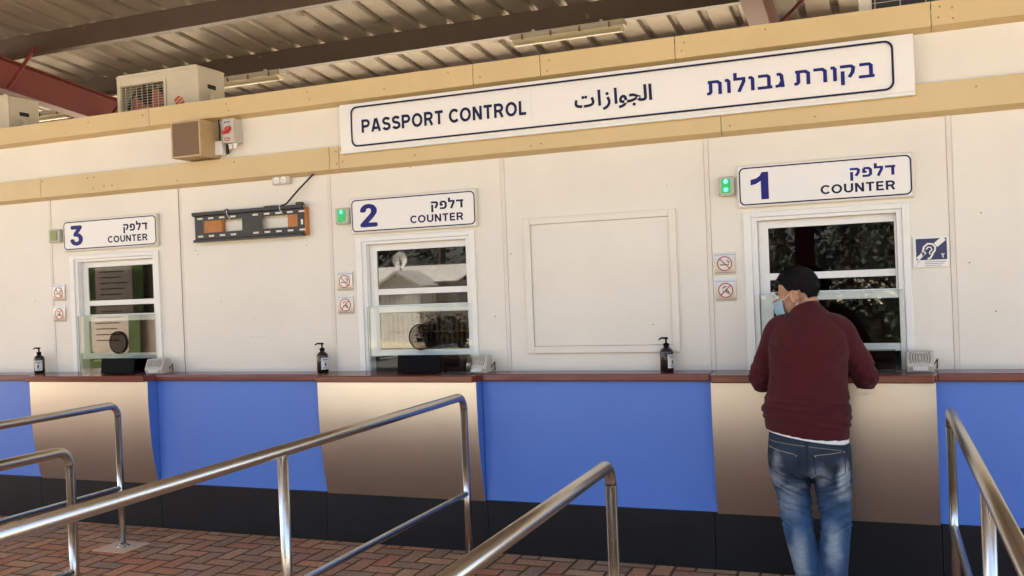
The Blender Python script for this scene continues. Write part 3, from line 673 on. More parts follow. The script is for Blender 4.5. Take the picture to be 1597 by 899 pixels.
t = thing('isolator_switch', 'grey isolator switch box with red rotary handle beside the loudspeaker', 'switch', (-1.98, -.05, 2.66))
x0, x1, z0, z1 = -2.022, -1.928, 2.664, 2.832
MB().box(x0, x1, -.10, -.001, z0, z1).build('box', M['switch_grey'], t, bevel=.006)
hm = Matrix.Translation((-1.978, -.108, 2.752)) @ Matrix.Rotation(R(-28), 4, 'Y')
MB().box(-.040, .036, -.012, .008, -.012, .012, hm).build('handle', M['red_plastic'], t, bevel=.006)
MB().lathe([(.026, 0), (.026, .006)], (-1.976, -.107, 2.752), 20, 'y').build('dial', M['red_plastic'], t)
MB().box(-2.005, -1.962, -.1025, -.1, 2.680, 2.700).build('warning_sticker', M['red_ink'], t)
MB().box(-1.999, -1.968, -.1035, -.1027, 2.687, 2.692).build('sticker_text', M['white_board'], t)
ml = MB()
for i, wdt in enumerate((.012, .008, .012, .01)): ml.box(-2.004 + i * .013, -2.004 + i * .013 + wdt * .7, -.1012, -.1002, 2.802, 2.812)
ml.build('marking', M['navy'], t)
for xx in (-1.995, -1.957): MB().lathe([(.013, -.035), (.013, -.012), (.017, -.012), (.017, 0)], (xx, -.05, z0), 14).build('cable_gland', M['white_alu'], t)
t = thing('junction_box', 'small white junction box below the red handled switch', 'junction box', (-2.115, -.03, 2.6))
MB().box(-2.165, -2.068, -.055, -.002, 2.595, 2.695).build('lid', M['white_board'], t, bevel=.008)
MB().tube([(-2.10, -.03, 2.696), (-2.098, -.03, 2.78), (-2.105, -.03, 2.845)], .006, 8).build('conduit', M['cable'], t)
for xx in (-2.03, -2.045): MB().tube([(xx, -.03, 2.60), (xx, -.03, 2.70)], .006, 8).build('conduit', M['cable'], t)

# ------------------------------------------------------------------ signs
AR = '\ufe95\u200a\ufe8d\u200a\ufeaf\u200a\ufe8d\ufeee\ufea0\ufedf\ufe8d'
HEB_LONG = '\u05d1\u05e7\u05d5\u05e8\u05ea \u05d2\u05d1\u05d5\u05dc\u05d5\u05ea'[::-1]
HEB_CTR = '\u05d3\u05dc\u05e4\u05e7'[::-1]
t = thing('overhead_sign', 'long white sign reading PASSPORT CONTROL in English, Arabic and Hebrew', 'sign', (.6, -.08, 2.5))
x0, x1, z0, z1 = -1.094, 2.347, 2.512, 2.828
prof = []
for i in range(13):
    q = i / 12; prof.append((-.078 - .012 * math.sin(math.pi * q), z0 + .018 + (z1 - z0 - .018) * q))
FY = -.0915
pts = prof + [(-.066, z1), (-.066, z0 + .018)]
for a, b in ((x0, .2385), (.2395, x1)): MB().prism(pts, b - a, 'x', a).build('sign_face', M['white_board'], t)
MB().box(x0, x1, -.094, -.066, z0 - .004, z0 + .017).build('bottom_rail', M['white_alu'], t, bevel=.004)
mb = MB(); ring_strip(mb, rrect(-1.008, 2.250, 2.545, 2.806, .045), rrect(-.997, 2.239, 2.556, 2.795, .036), FY - .0006)
mb.build('border', M['navy'], t)
strokes('PASSPORT CONTROL', -.928, .207, 2.627, 2.718, FY - .0006, M['navy'], t, .205)
lettering(AR, .512, .975, 2.606, 2.728, FY - .0006, M['navy'], t, .026)
strokes(HEB_LONG, 1.285, 2.156, 2.598, 2.730, FY - .0006, M['blue_ink'], t)

def counter_sign(ox, num, label, dx=0, dz=0):
    t = thing('counter_sign', label, 'sign', (ox + .62, -.02, 2.0), 'counter number signs over the windows')
    x0, x1, z0, z1 = ox + .170 + dx, ox + 1.075 + dx, 1.990 + dz, 2.226 + dz
    MB().box(x0, x1, -.028, -.001, z0, z1).build('backing', M['sign_edge'], t, bevel=.003)
    MB().box(x0 + .008, x1 - .008, -.0305, -.0282, z0 + .010, z1 - .010).build('sign_face', M['white_board'], t)
    mb = MB(); ring_strip(mb, rrect(x0 + .012, x1 - .008, z0 + .012, z1 - .014, .03), rrect(x0 + .0195, x1 - .0155, z0 + .0195, z1 - .0215, .024), -.0312)
    mb.build('border', M['navy'], t)
    w_ = {'1': .096, '2': .130, '3': .126}[num]
    lettering(num, ox + .245 + dx, ox + .245 + w_ + dx, 2.030 + dz, 2.181 + dz, -.0312, M['blue_ink'], t, .032)
    strokes('COUNTER', ox + .612 + dx, ox + .985 + dx, 2.033 + dz, 2.084 + dz, -.0312, M['navy'], t, .20)
    strokes(HEB_CTR, ox + .764 + dx, ox + .989 + dx, 2.096 + dz, 2.180 + dz, -.0312, M['blue_ink'] if num == '1' else M['navy'], t, .235)
counter_sign(1.25, '1', 'white sign with a blue 1 and the word COUNTER', 0, 0)
counter_sign(-1.25, '2', 'white sign with a blue 2 and the word COUNTER', .003, -.003)
counter_sign(-3.75, '3', 'white sign with a blue 3 and the word COUNTER', -.014, .008)

def indicator(x0, x1, z0, z1, n_hot, label):
    t = thing('indicator_light', label, 'indicator light', ((x0 + x1) / 2, -.02, z0), 'green indicator lights beside the counter signs')
    MB().box(x0, x1, -.045, -.001, z0, z1).build('housing', M['led_box'], t, bevel=.006)
    w_ = x1 - x0; h = z1 - z0
    MB().box(x0 + w_ * .18, x1 - w_ * .22, -.050, -.0455, z0 + h * .14, z1 - h * .12).build('lens', M['led_green'] if n_hot else M['led_off'], t, bevel=.003)
    for i in range(n_hot):
        MB().lathe([(.010, -.003), (.012, 0)], (x0 + w_ * .48, -.051, z1 - h * (.26 + .42 * i)), 14, 'y').build('lamp', M['led_hot'], t)
    for a, b in ((.07, .08), (.93, .08), (.93, .92)): MB().lathe([(.0035, -.001), (.0035, 0)], (x0 + w_ * a, -.0455, z0 + h * b), 8, 'y').build('screw', M['screw'], t)
indicator(1.322, 1.404, 2.062, 2.170, 2, 'green indicator with both lamps lit beside the counter 1 sign')
indicator(-1.182, -1.083, 2.058, 2.164, 1, 'green indicator with one lamp lit beside the counter 2 sign')
indicator(-3.722, -3.610, 2.072, 2.171, 0, 'unlit olive green indicator beside the counter 3 sign')

def plaque(x0, x1, z0, z1, kind, label):
    t = thing('prohibition_plaque', label, 'sign', ((x0 + x1) / 2, -.01, z0), 'square prohibition plaques beside the windows')
    h = z1 - z0; cx_, cz = (x0 + x1) / 2, (z0 + z1) / 2
    pr_ = [(-.004 - .008 * math.sin(math.pi * i / 8), z0 + h * i / 8) for i in range(9)] + [(-.001, z1), (-.001, z0)]
    MB().prism(pr_, x1 - x0, 'x', x0).build('plate', M['plaque'], t)
    ln = MB()
    for zz in (z0 + .012, z1 - .012): ln.box(x0 + .001, x1 - .001, -.0085, -.0045, zz - .0008, zz + .0008)
    ln.build('groove', M['grey_dark'], t)
    y = -.0128; r = .042
    MB().lathe([(r + .001, 0), (r + .001, .0003)], (cx_, y, cz), 40, 'y').build('disc', M['plaque_face'], t)
    mb = MB(); ring_strip(mb, circ(cx_, cz, r), circ(cx_, cz, r - .0058), y - .0006)
    s_ = 1 if kind == 'food' else -1
    ribbon(mb, [(cx_ - r * .68, cz - s_ * r * .68), (cx_ + r * .68, cz + s_ * r * .68)], .006, y - .0009); mb.build('ban_mark', M['red_ink'], t)
    pm = MB()
    if kind == 'smoke':
        ribbon(pm, [(cx_ - .027, cz - .007), (cx_ + .012, cz - .006)], .0055, y - .0004)
        ribbon(pm, [(cx_ + .015, cz - .006), (cx_ + .024, cz - .0055)], .0055, y - .0004)
        ribbon(pm, [(cx_ + .020, cz + .000), (cx_ + .024, cz + .008), (cx_ + .014, cz + .012), (cx_ + .010, cz + .020)], .0035, y - .0004)
        ribbon(pm, [(cx_ + .025, cz + .003), (cx_ + .029, cz + .010), (cx_ + .020, cz + .016), (cx_ + .018, cz + .022)], .003, y - .0004)
    else:
        ribbon(pm, [(cx_ - .016, cz + .010), (cx_ - .008, cz + .020), (cx_ + .006, cz + .020)], .006, y - .0004)
        for a, b in ((.000, .006), (.006, -.002), (.011, -.010), (.002, -.013), (.014, -.018), (-.002, -.004)): ribbon(pm, [(cx_ + a, cz + b), (cx_ + a + .009, cz + b)], .007, y - .0004)
        ribbon(pm, [(cx_ - .016, cz - .002), (cx_ - .010, cz - .012)], .005, y - .0004)
    pm.build('pictogram', M['black_ink'], t)
plaque(1.275, 1.391, 1.623, 1.747, 'smoke', 'no smoking plaque beside the counter 1 window')
plaque(1.276, 1.391, 1.472, 1.597, 'food', 'banned item plaque below the no smoking one beside the counter 1 window')
plaque(-1.213, -1.092, 1.617, 1.743, 'smoke', 'no smoking plaque beside the counter 2 window')
plaque(-1.212, -1.093, 1.463, 1.586, 'food', 'banned item plaque below the no smoking one beside the counter 2 window')
plaque(-3.742, -3.620, 1.627, 1.752, 'smoke', 'no smoking plaque beside the counter 3 window')
plaque(-3.743, -3.622, 1.468, 1.592, 'food', 'banned item plaque below the no smoking one beside the counter 3 window')

t = thing('hearing_loop_sign', 'square sign with a white ear on dark blue for the hearing loop', 'sign', (2.4, -.01, 1.615))
x0, x1, z0, z1 = 2.310, 2.481, 1.617, 1.780
MB().box(x0, x1, -.012, -.001, z0, z1).build('plate', M['white_board'], t, bevel=.002)
MB().box(x0 + .014, x1 - .010, -.0132, -.0122, z0 + .040, z1 - .012).build('blue_field', mat('sign_blue', (.030, .036, .11), .2, coat=.5), t)
wm = MB(); y = -.0140
ear = [(.048, .062), (.046, .085), (.052, .108), (.070, .124), (.092, .122), (.106, .106), (.104, .088), (.094, .074), (.088, .060), (.080, .048), (.068, .046)]
ribbon(wm, [(x0 + a, z0 + b) for a, b in ear], .009, y)
ribbon(wm, [(x0 + a, z0 + b) for a, b in ((.062, .094), (.072, .107), (.086, .104), (.090, .092), (.078, .080), (.080, .068))], .006, y)
wm.build('ear_symbol', M['white_board'], t)
for P_, w_ in (([(x0 + .020, z0 + .046), (x0 + .058, z0 + .082)], .018), ([(x0 + .108, z0 + .115), (x0 + .150, z0 + .150)], .026)):
    bm_ = MB(); ribbon(bm_, P_, w_, y); bm_.build('diagonal_bar', M['white_board'], t)
strokes('T', x0 + .132, x0 + .150, z0 + .050, z0 + .070, y, M['white_board'], t, .2)
tx = MB()
for i, (a, b) in enumerate(((.016, .030), (.055, .155))):
    for j in range(3): ribbon(tx, [(x0 + a, z0 + .030 - j * .010), (x0 + b - .01 * j, z0 + .030 - j * .010)], .0035, -.0128)
tx.build('small_print', mat('grey_print', (.25, .24, .24), .6), t)

# ------------------------------------------------------------------ TV bracket, cable, socket, cover plate
t = thing('wall_bracket', 'long black slotted screen bracket with orange wood blocks', 'bracket', (-1.87, -.03, 2.0))
bm_ = MB(); yb = -.045
hl = [(-2.265, -1.930, 2.063, 2.147), (-1.765, -1.477, 2.063, 2.147)]
xs = [-2.335, hl[0][0], hl[0][1], hl[1][0], hl[1][1], -1.425]
for a, b in ((xs[0], xs[1]), (xs[2], xs[3]), (xs[4], xs[5])): bm_.box(a, b, yb, yb + .003, 2.063, 2.147)
bm_.box(xs[0], xs[5], yb, yb + .003, 2.020, 2.063); bm_.box(xs[0], xs[5], yb, yb + .003, 2.147, 2.180)
bm_.build('slotted_plate', M['bracket'], t)
MB().prism([(yb, 2.180), (yb - .022, 2.186), (yb - .022, 2.208), (yb + .02, 2.210), (yb + .02, 2.203), (yb - .014, 2.201), (yb - .014, 2.190), (yb + .004, 2.180)], .92, 'x', -2.342).build('hook_rail', M['bracket'], t)
MB().prism([(yb, 2.020), (yb - .020, 2.014), (yb - .020, 1.998), (yb + .02, 1.998), (yb + .02, 2.004), (yb - .012, 2.006), (yb + .004, 2.020)], .91, 'x', -2.338).build('hook_rail', M['bracket'], t)
for zz in (2.040, 2.164):
    for i in range(10):
        x = -2.31 + i * .094
        if i == 4: continue
        MB().box(x, x + .045, yb - .0008, yb, zz - .006, zz + .006).build('slot', M['joint'], t)
MB().box(-2.258, -2.105, -.041, -.0012, 2.030, 2.178).build('wood_block', M['wood'], t, bevel=.003)
MB().box(-1.560, -1.412, -.041, -.0012, 2.005, 2.190).build('wood_block', M['wood'], t, bevel=.003)
MB().box(-1.450, -1.434, yb - .001, yb, 2.075, 2.110).build('sticker', M['white_board'], t)
for xx in (-2.04, -1.60): MB().tube([(xx, yb - .024, 2.21), (xx + .002, yb - .026, 2.185), (xx + .012, yb - .006, 2.150)], .003, 6).build('cable_tie', M['tie'], t)
MB().tube([(-2.07, yb - .005, 2.207), (-2.05, yb - .01, 2.216), (-2.03, yb - .005, 2.207)], .006, 6).build('end_cap', M['bracket'], t)
MB().box(-1.470, -1.428, yb - .026, yb + .01, 2.204, 2.224).build('end_cap', M['bracket'], t)
MB().lathe([(.004, 0), (.004, .004)], (-1.873, yb - .004, 2.012), 8, 'y').build('bolt', M['screw'], t)

cb = MB().tube([(-1.335, -.005, 2.412), (-1.36, -.025, 2.400), (-1.46, -.035, 2.315), (-1.56, -.045, 2.222), (-1.60, -.05, 2.208), (-1.66, -.04, 2.212), (-1.75, -.03, 2.214)], .006, 10)
tag(cb.build('power_cable', M['cable'], smooth=True), 'black cable running down from the lower tan band to the bracket', 'cable')

t = thing('wall_socket', 'small cream double wall socket tucked under the lower tan band', 'socket', (-1.61, -.01, 2.36))
MB().box(-1.680, -1.540, -.030, -.001, 2.357, 2.415).build('plate', M['switch_grey'], t, bevel=.004)
for xx in (-1.645, -1.588):
    s_ = MB().lathe([(.021, -.002), (.023, 0)], (xx, -.0305, 2.387), 20, 'y').build('outlet', M['white_board'], t)
    q = MB()
    for a, b in ((-.008, 0), (.008, 0), (0, -.009)): q.box(xx + a - .002, xx + a + .002, -.0335, -.0327, 2.387 + b - .003, 2.387 + b + .003)
    q.build('pin_hole', M['dark'], s_)
t = thing('cover_plate', 'faint blank cover plate low on the wall between counters 3 and 2', 'cover plate', (-1.88, 0, 1.30))
for a, b in ((-1.955, -1.912), (-1.904, -1.862), (-1.856, -1.816)): MB().box(a, b, -.006, -.001, 1.317, 1.332).build('module', M['wall'], t, bevel=.001)

# ------------------------------------------------------------------ on the counter
t0 = thing('sanitizer_bottle', 'black pump bottle left of the counter 3 window', 'bottle', (-3.835, -.075, ZC), 'black pump bottles on the worktop')
bx, by = -3.835, -.075
MB().lathe([(.034, .001), (.038, .005), (.038, .108), (.035, .122), (.022, .134), (.015, .139), (.015, .146)], (bx, by, ZC), 28).build('body', M['bottle'], t0, smooth=True)
MB().lathe([(.017, .146), (.017, .160), (.008, .163), (.0055, .165), (.0055, .184), (.012, .186), (.012, .194), (.006, .197)], (bx, by, ZC), 20).build('pump', M['black_plastic'], t0, smooth=True)
MB().tube([(bx, by, ZC + .190), (bx - .03, by - .008, ZC + .193), (bx - .046, by - .012, ZC + .184)], [.006, .0055, .004], 10).build('nozzle', M['black_plastic'], t0, smooth=True)
lb = MB(); A_ = [[lb.bm.verts.new((bx + .0386 * math.cos(R(a)), by + .0386 * math.sin(R(a)), ZC + z)) for a in range(-100, -9, 6)] for z in (.022, .098)]
for i in range(len(A_[0]) - 1): lb.bm.faces.new((A_[0][i], A_[0][i + 1], A_[1][i + 1], A_[1][i]))
lo = lb.build('label', M['label'], t0, smooth=True)
def on_label(a, z, r=.0390): return (bx + r * math.cos(R(a)), by + r * math.sin(R(a)), ZC + z)
pb = MB()
for z0_, z1_, a0, a1 in ((.084, .090, -88, -25), (.074, .077, -80, -32), (.044, .066, -66, -46), (.034, .037, -84, -30), (.028, .030, -84, -36)):
    q = [[pb.bm.verts.new(on_label(a0 + (a1 - a0) * i / 6, z)) for i in range(7)] for z in (z0_, z1_)]
    for i in range(6): pb.bm.faces.new((q[0][i], q[0][i + 1], q[1][i + 1], q[1][i]))
pb.build('print', M['grey_dark'], lo)
for x, l_, rz in ((-1.305, 'black pump bottle left of the counter 2 window', .5), (.996, 'black pump bottle under the blank framed panel', .55)):
    c = copy_tree(t0); c.location = (x, -.075, ZC); c['label'] = l_; c.rotation_euler.z = rz

def intercom(x, label, rz=0.):
    t = thing('intercom_speaker', label, 'intercom', (x, -.115, ZC), 'wedge intercom speakers on the worktop')
    X, Y = x, -.115
    sec = [(-.055, .0), (-.075, .035), (-.030, .105), (.045, .105), (.055, .095), (.055, 0)]
    MB().prism([(Y + a, ZC + b) for a, b in sec], .13, 'x', X - .065).build('case', M['grey_plastic'], t, bevel=.005)
    # slanted grille with bracket-shaped slots
    p0, p1 = Vector((0, -.075, .035)), Vector((0, -.030, .105)); nrm = Vector((0, -(.105 - .035), (.075 - .030) * -1)).normalized()
    nrm = Vector((0, -.84, .54))
    def on(u, v): q = p0.lerp(p1, v) + nrm * .0012; return Vector((X + u, Y + q.y, ZC + q.z))
    for s_ in (-1, 1):
        for i in range(4):
            g = MB(); g.tube([on(s_ * (.001 + .0125 * i + .009 * math.cos(R(a))), .57 + (.26 + .035 * i) * math.sin(R(a))) for a in range(-80, 81, 16)], .0017, 6); g.build('grille_slot', M['grey_dark'], t)
    MB().prism([(Y - .074, ZC + .012), (Y - .0762, ZC + .030), (Y - .070, ZC + .034), (Y - .066, ZC + .012)], .07, 'x', X - .035).build('button_bar', M['label'], t)
    MB().tube([(X + .066, Y + .03, ZC + .03), (X + .085, Y + .045, ZC + .06), (X + .083, Y + .05, ZC + .01)], .004, 8).build('lead', M['cable'], t)
    return t
for x, l_, rz in ((-2.650, 'wedge shaped beige intercom speaker at the counter 3 window', .25), (-.155, 'wedge shaped beige intercom speaker at the counter 2 window', .10), (2.318, 'wedge shaped beige intercom speaker right of the man', .0)):
    o = intercom(x, l_); o.rotation_euler.z = rz

def tray(x, label):
    t = thing('desk_screen', label, 'screen', (x, -.18, ZC), 'black desk screens at the windows')
    m_ = Matrix.Translation((x, -.16, ZC)) @ Matrix.Rotation(R(-6), 4, 'X')
    MB().box(-.152, .152, -.010, .010, .002, .115, m_).build('back_shell', M['black_plastic'], t, bevel=.004)
    MB().box(-.12, .12, -.05, .05, .001, .012, Matrix.Translation((x, -.115, ZC))).build('base', M['black_plastic'], t, bevel=.003)
tray(-.545, 'black low screen on the worktop at the counter 2 window'); tray(-2.980, 'black low screen on the worktop at the counter 3 window')

def holder(x, y, label):
    t = thing('leaflet_holder', label, 'leaflet holder', (x, y, ZC), 'clear leaflet holders on the worktop')
    m_ = Matrix.Translation((x, y, ZC)) @ Matrix.Rotation(R(18), 4, 'X')
    MB().box(-.10, .10, 0, .003, .012, .125, m_).build('back_plate', M['acrylic'], t)
    MB().box(-.10, .10, -.03, -.027, .020, .062, m_).build('front_plate', M['acrylic'], t)
    MB().box(-.11, .11, -.055, .05, .001, .005, Matrix.Translation((x, y, ZC))).build('foot', M['acrylic'], t)
    for s_ in (-.1, .097): MB().box(s_, s_ + .003, -.027, 0, .012, .070, m_).build('side_plate', M['acrylic'], t)
holder(-.275, -.155, 'clear leaflet holder between the black screen and the intercom at counter 2')
holder(2.105, -.120, 'clear leaflet holder at the right of the counter 1 window')

# ------------------------------------------------------------------ queue rails
def barrier(x, ypost, h, hl_, yend, label, lo_end=None, posts=(1.7,), rt=.0245, patch=False):
    t = thing('queue_rail', label, 'handrail', (x, ypost, 0), 'polished steel queue rails')
    rb = .075; pts = [(x, ypost, .004), (x, ypost, h - rb - rt)]
    for a in range(0, 91, 10): pts.append((x, ypost - rb + rb * math.cos(R(a)), h - rt - rb + rb * math.sin(R(a))))
    # post is a little slimmer than the rail
    nP = len(pts); pts += [(x, ypost - rb - .3, h - rt), (x, yend, h - rt)]
    rs = [.021] * (nP - 6) + [.021 + (rt - .021) * i / 5 for i in range(6)] + [rt, rt]
    MB().tube(pts, rs, 20).build('top_rail', M['chrome'], t, smooth=True)
    MB().tube([(x, ypost - .015, hl_), (x, lo_end or yend, hl_ + (.015 if x < 1 else 0))], .0165, 16).build('lower_rail', M['chrome'], t, smooth=True)
    for d in posts:
        p = MB().tube([(x, ypost - d, .004), (x, ypost - d, h - 2 * rt + .006)], .021, 18).build('post', M['chrome'], t, smooth=True)
    for d in (0,) + tuple(posts):
        MB().lathe([(.046, .001), (.046, .006), (.030, .010), (.030, .018), (.023, .022)], (x, ypost - d, 0), 24).build('floor_flange', M['chrome'], t, smooth=False)
    return t
barrier(-2.530, -.628, .955, .385, -4.6, 'steel queue rail left of counter 3 with its foot set in a concrete patch', posts=(1.73, 3.4))
barrier(-1.360, -2.100, .955, .372, -4.9, 'short steel queue rail set back in front of counter 3', posts=(1.7,))
barrier(-.093, -.500, 1.012, .432, -4.4, 'long steel queue rail ending in front of counter 2', posts=(1.729, 3.4))
barrier(1.206, -2.050, .968, .372, -4.4, 'steel queue rail ending in front of the blue panel between counters 2 and 1', posts=(1.7,))
barrier(2.428, -.500, .962, .388, -4.4, 'steel queue rail to the right of the man', posts=(1.65, 3.3))
pm_ = MB().box(-2.66, -2.40, -.76, -.52, -.03, .003); tag(pm_.build('concrete_patch', M['concrete']), kind='structure')

# ------------------------------------------------------------------ person
def remesh(mb, voxel, smooth=4):
    bmesh.ops.recalc_face_normals(mb.bm, faces=mb.bm.faces[:])
    me = bpy.data.meshes.new('tmp'); mb.bm.to_mesh(me); mb.bm.free()
    o = bpy.data.objects.new('tmp', me); COL.objects.link(o)
    r_ = o.modifiers.new('r', 'REMESH'); r_.mode = 'VOXEL'; r_.voxel_size = voxel; r_.use_smooth_shade = True
    s_ = o.modifiers.new('s', 'SMOOTH'); s_.iterations = smooth; s_.factor = .5
    dg = bpy.context.evaluated_depsgraph_get(); dg.update()
    out = bpy.data.meshes.new_from_object(o.evaluated_get(dg)); bpy.data.objects.remove(o)
    return out
def displace(me, fn):
    nn = [v.normal.copy() for v in me.vertices]
    for v, n_ in zip(me.vertices, nn): v.co += n_ * fn(v.co, n_)
def sstep(a, b, x):
    t = min(max((x - a) / (b - a), 0), 1); return t * t * (3 - 2 * t)

skin = mat('skin', (.42, .225, .135), .5, var=.08, vscale=25, spec=.35)
skin.node_tree.nodes['Principled BSDF'].inputs['Subsurface Weight'].default_value = .08
skin.node_tree.nodes['Principled BSDF'].inputs['Subsurface Radius'].default_value = (.02, .008, .004)
hair_m = mat('black_hair', (.0045, .004, .004), .6, var=.3, vscale=120, bump=.6, bscale=260, spec=.15)
knit = mat('burgundy_knit', (.066, .0085, .0095), .9, var=.14, vscale=16, bump=.5, bscale=300, spec=.2)
knit.node_tree.nodes['Principled BSDF'].inputs['Sheen Weight'].default_value = .06
white_cloth = mat('white_cotton', (.78, .77, .75), .8, bump=.1, bscale=200)
mask_m = mat('blue_mask_fabric', (.27, .43, .53), .8, var=.06, vscale=40)

man = thing('person', 'man in burgundy sweater, faded blue jeans and blue face mask leaning on the counter', 'person', (1.79, -.62, 0))
SHL, SHR = Vector((1.668, -.505, 1.328)), Vector((1.946, -.505, 1.328))
ELL, ELR = Vector((1.562, -.445, 1.078)), Vector((2.060, -.445, 1.092))
WRL, WRR = Vector((1.69, -.235, 1.142)), Vector((1.990, -.270, 1.132))
HPL, HPR = Vector((1.700, -.625, .74)), Vector((1.892, -.625, .735))
KNL, KNR = Vector((1.722, -.605, .435)), Vector((1.905, -.605, .435))
ANL, ANR = Vector((1.785, -.650, .085)), Vector((1.885, -.640, .085))
HC = Vector((1.752, -.470, 1.512))            # head centre
Fh = Vector((-.955, .22, -.20)).normalized()
Rh = Fh.cross(Vector((0, 0, 1))).normalized(); Rh = (Rh + Vector((0, 0, .05))).normalized()  # right-hand side of the head (away from the viewer is left)
Uh = Rh.cross(Fh).normalized(); Rh = Fh.cross(Uh).normalized()
HM = Matrix((Fh, Rh, Uh)).transposed()
def hp(f, s_, u): return HC + Fh * f + Rh * s_ + Uh * u

# body: one continuous surface from scalp to feet (thin where the clothes hide it)
b = MB()
b.ell(hp(-.014, 0, .030), (.096, .074, .086), HM); b.ell(hp(.034, 0, -.040), (.062, .058, .076), HM); b.ell(hp(.068, 0, -.094), (.024, .026, .022), HM)
b.ell(hp(.078, 0, .020), (.020, .046, .012), HM); b.ell(hp(.046, 0, -.02), (.050, .061, .045), HM)
b.loft([(hp(.088, 0, .010), .008, .010), (hp(.104, 0, -.014), .011, .012), (hp(.110, 0, -.030), .015, .013), (hp(.092, 0, -.040), .012, .012)], 12, 3)
for s_ in (-1, 1):
    er = HM @ Matrix.Rotation(R(12), 3, 'Y')
    b.ell(hp(-.010, s_ * .080, -.014), (.020, .010, .033), er)
    b.tube([hp(-.012 + .018 * math.cos(R(a)), s_ * .091, -.012 + .031 * math.sin(R(a))) for a in range(-60, 221, 20)], .0055, 8)
    b.ell(hp(.058, s_ * .038, -.026), (.026, .020, .022), HM)
b.loft([(hp(-.028, 0, -.03), .058, .060), (hp(-.040, 0, -.085), .058, .062), (Vector((1.795, -.520, 1.385)), .064, .066), (Vector((1.802, -.535, 1.30)), .09, .07), (Vector((1.80, -.565, 1.10)), .10, .075), (Vector((1.795, -.61, .85)), .12, .08), (Vector((1.795, -.625, .76)), .12, .08)], 24, 5)
for sh_, el, wr, sg in ((SHL, ELL, WRL, 1), (SHR, ELR, WRR, -1)):
    b.loft([(Vector((1.80, -.53, 1.34)), .05, .05), (sh_, .045, .045), ((sh_ + el) / 2, .040, .040), (el, .036, .036), ((el + wr) / 2, .034, .034), (wr, .026, .022)], 16, 5, True)
    fw_ = (wr - el); fw_.z = 0; fw_.normalize(); fw_ = (fw_ + Vector((0, 0, -.25))).normalized(); sd_ = fw_.cross(Vector((0, 0, 1))).normalized() * (1 if sg > 0 else -1)
    pc = wr + fw_ * .05
    b.loft([(wr, .026, .020), (wr + fw_ * .035, .036, .016), (wr + fw_ * .085, .040, .014)], 14, 4)
    for i, (o_, L_) in enumerate(((-.030, .066), (-.010, .076), (.011, .071), (.031, .056))):
        k0 = wr + fw_ * .08 + sd_ * o_; k1 = k0 + fw_ * L_ * .45 + Vector((0, 0, .008)); k2 = k1 + fw_ * L_ * .33 + Vector((0, 0, -.014)); k3 = k2 + fw_ * L_ * .22 + Vector((0, 0, -.016))
        b.tube([k0, k1, k2, k3], [.0092, .0088, .008, .0065], 10)
    k0 = wr + fw_ * .025 - sd_ * .026; b.tube([k0, k0 + fw_ * .03 - sd_ * .022, k0 + fw_ * .062 - sd_ * .026 + Vector((0, 0, -.008)), k0 + fw_ * .078 - sd_ * .020 + Vector((0, 0, -.012))], [.012, .011, .0095, .007], 10)
for hpv, kn, an in ((HPL, KNL, ANL), (HPR, KNR, ANR)):
    b.loft([(Vector((1.795, -.62, .80)), .09, .08), (hpv, .075, .075), (kn, .045, .045), (an, .035, .038), (an + Vector((0, .03, -.035)), .035, .04)], 18, 6)
    b.loft([(an + Vector((0, -.03, -.045)), .028, .026), (an + Vector((0, .06, -.045)), .034, .026), (an + Vector((.0, .16, -.058)), .03, .016)], 14, 4)
body = link('body', remesh(b, .0045, 3), skin, man, smooth=True)

# sweater
s = MB()
TL = -.13                                       # hem hangs lower on the right
s.loft([(Vector((1.790, -.634, .838)), .192, .148, TL), (Vector((1.790, -.634, .878)), .195, .148, TL), (Vector((1.790, -.630, .93)), .203, .154, TL * .6), (Vector((1.796, -.612, 1.02)), .192, .140), (Vector((1.801, -.590, 1.12)), .181, .134),
        (Vector((1.803, -.562, 1.23)), .186, .132), (Vector((1.805, -.535, 1.325)), .176, .110), (Vector((1.805, -.520, 1.385)), .118, .084), (Vector((1.797, -.508, 1.425)), .080, .072), (Vector((1.788, -.500, 1.450)), .071, .068, .0)], 40, 6)
for sh_, el, wr, sx in ((SHL, ELL, WRL, -1), (SHR, ELR, WRR, 1)):
    s.loft([(Vector((1.805 + sx * .07, -.525, 1.345)), .075, .07), (sh_, .073, .074), (sh_.lerp(el, .35), .072, .072), (sh_.lerp(el, .75) + Vector((sx * .006, 0, 0)), .066, .066), (el, .060, .062), (el.lerp(wr, .25) + Vector((0, 0, -.004)), .055, .056), (el.lerp(wr, .6), .046, .046), (el.lerp(wr, .85), .037, .037)], 24, 6, True)
sw = remesh(s, .0065, 5)
def ridge(p, sx, sz, seed=0.):
    return (1 - abs(noise.noise(Vector((p.x * sx + seed, p.y * sx, p.z * sz))))) ** 3
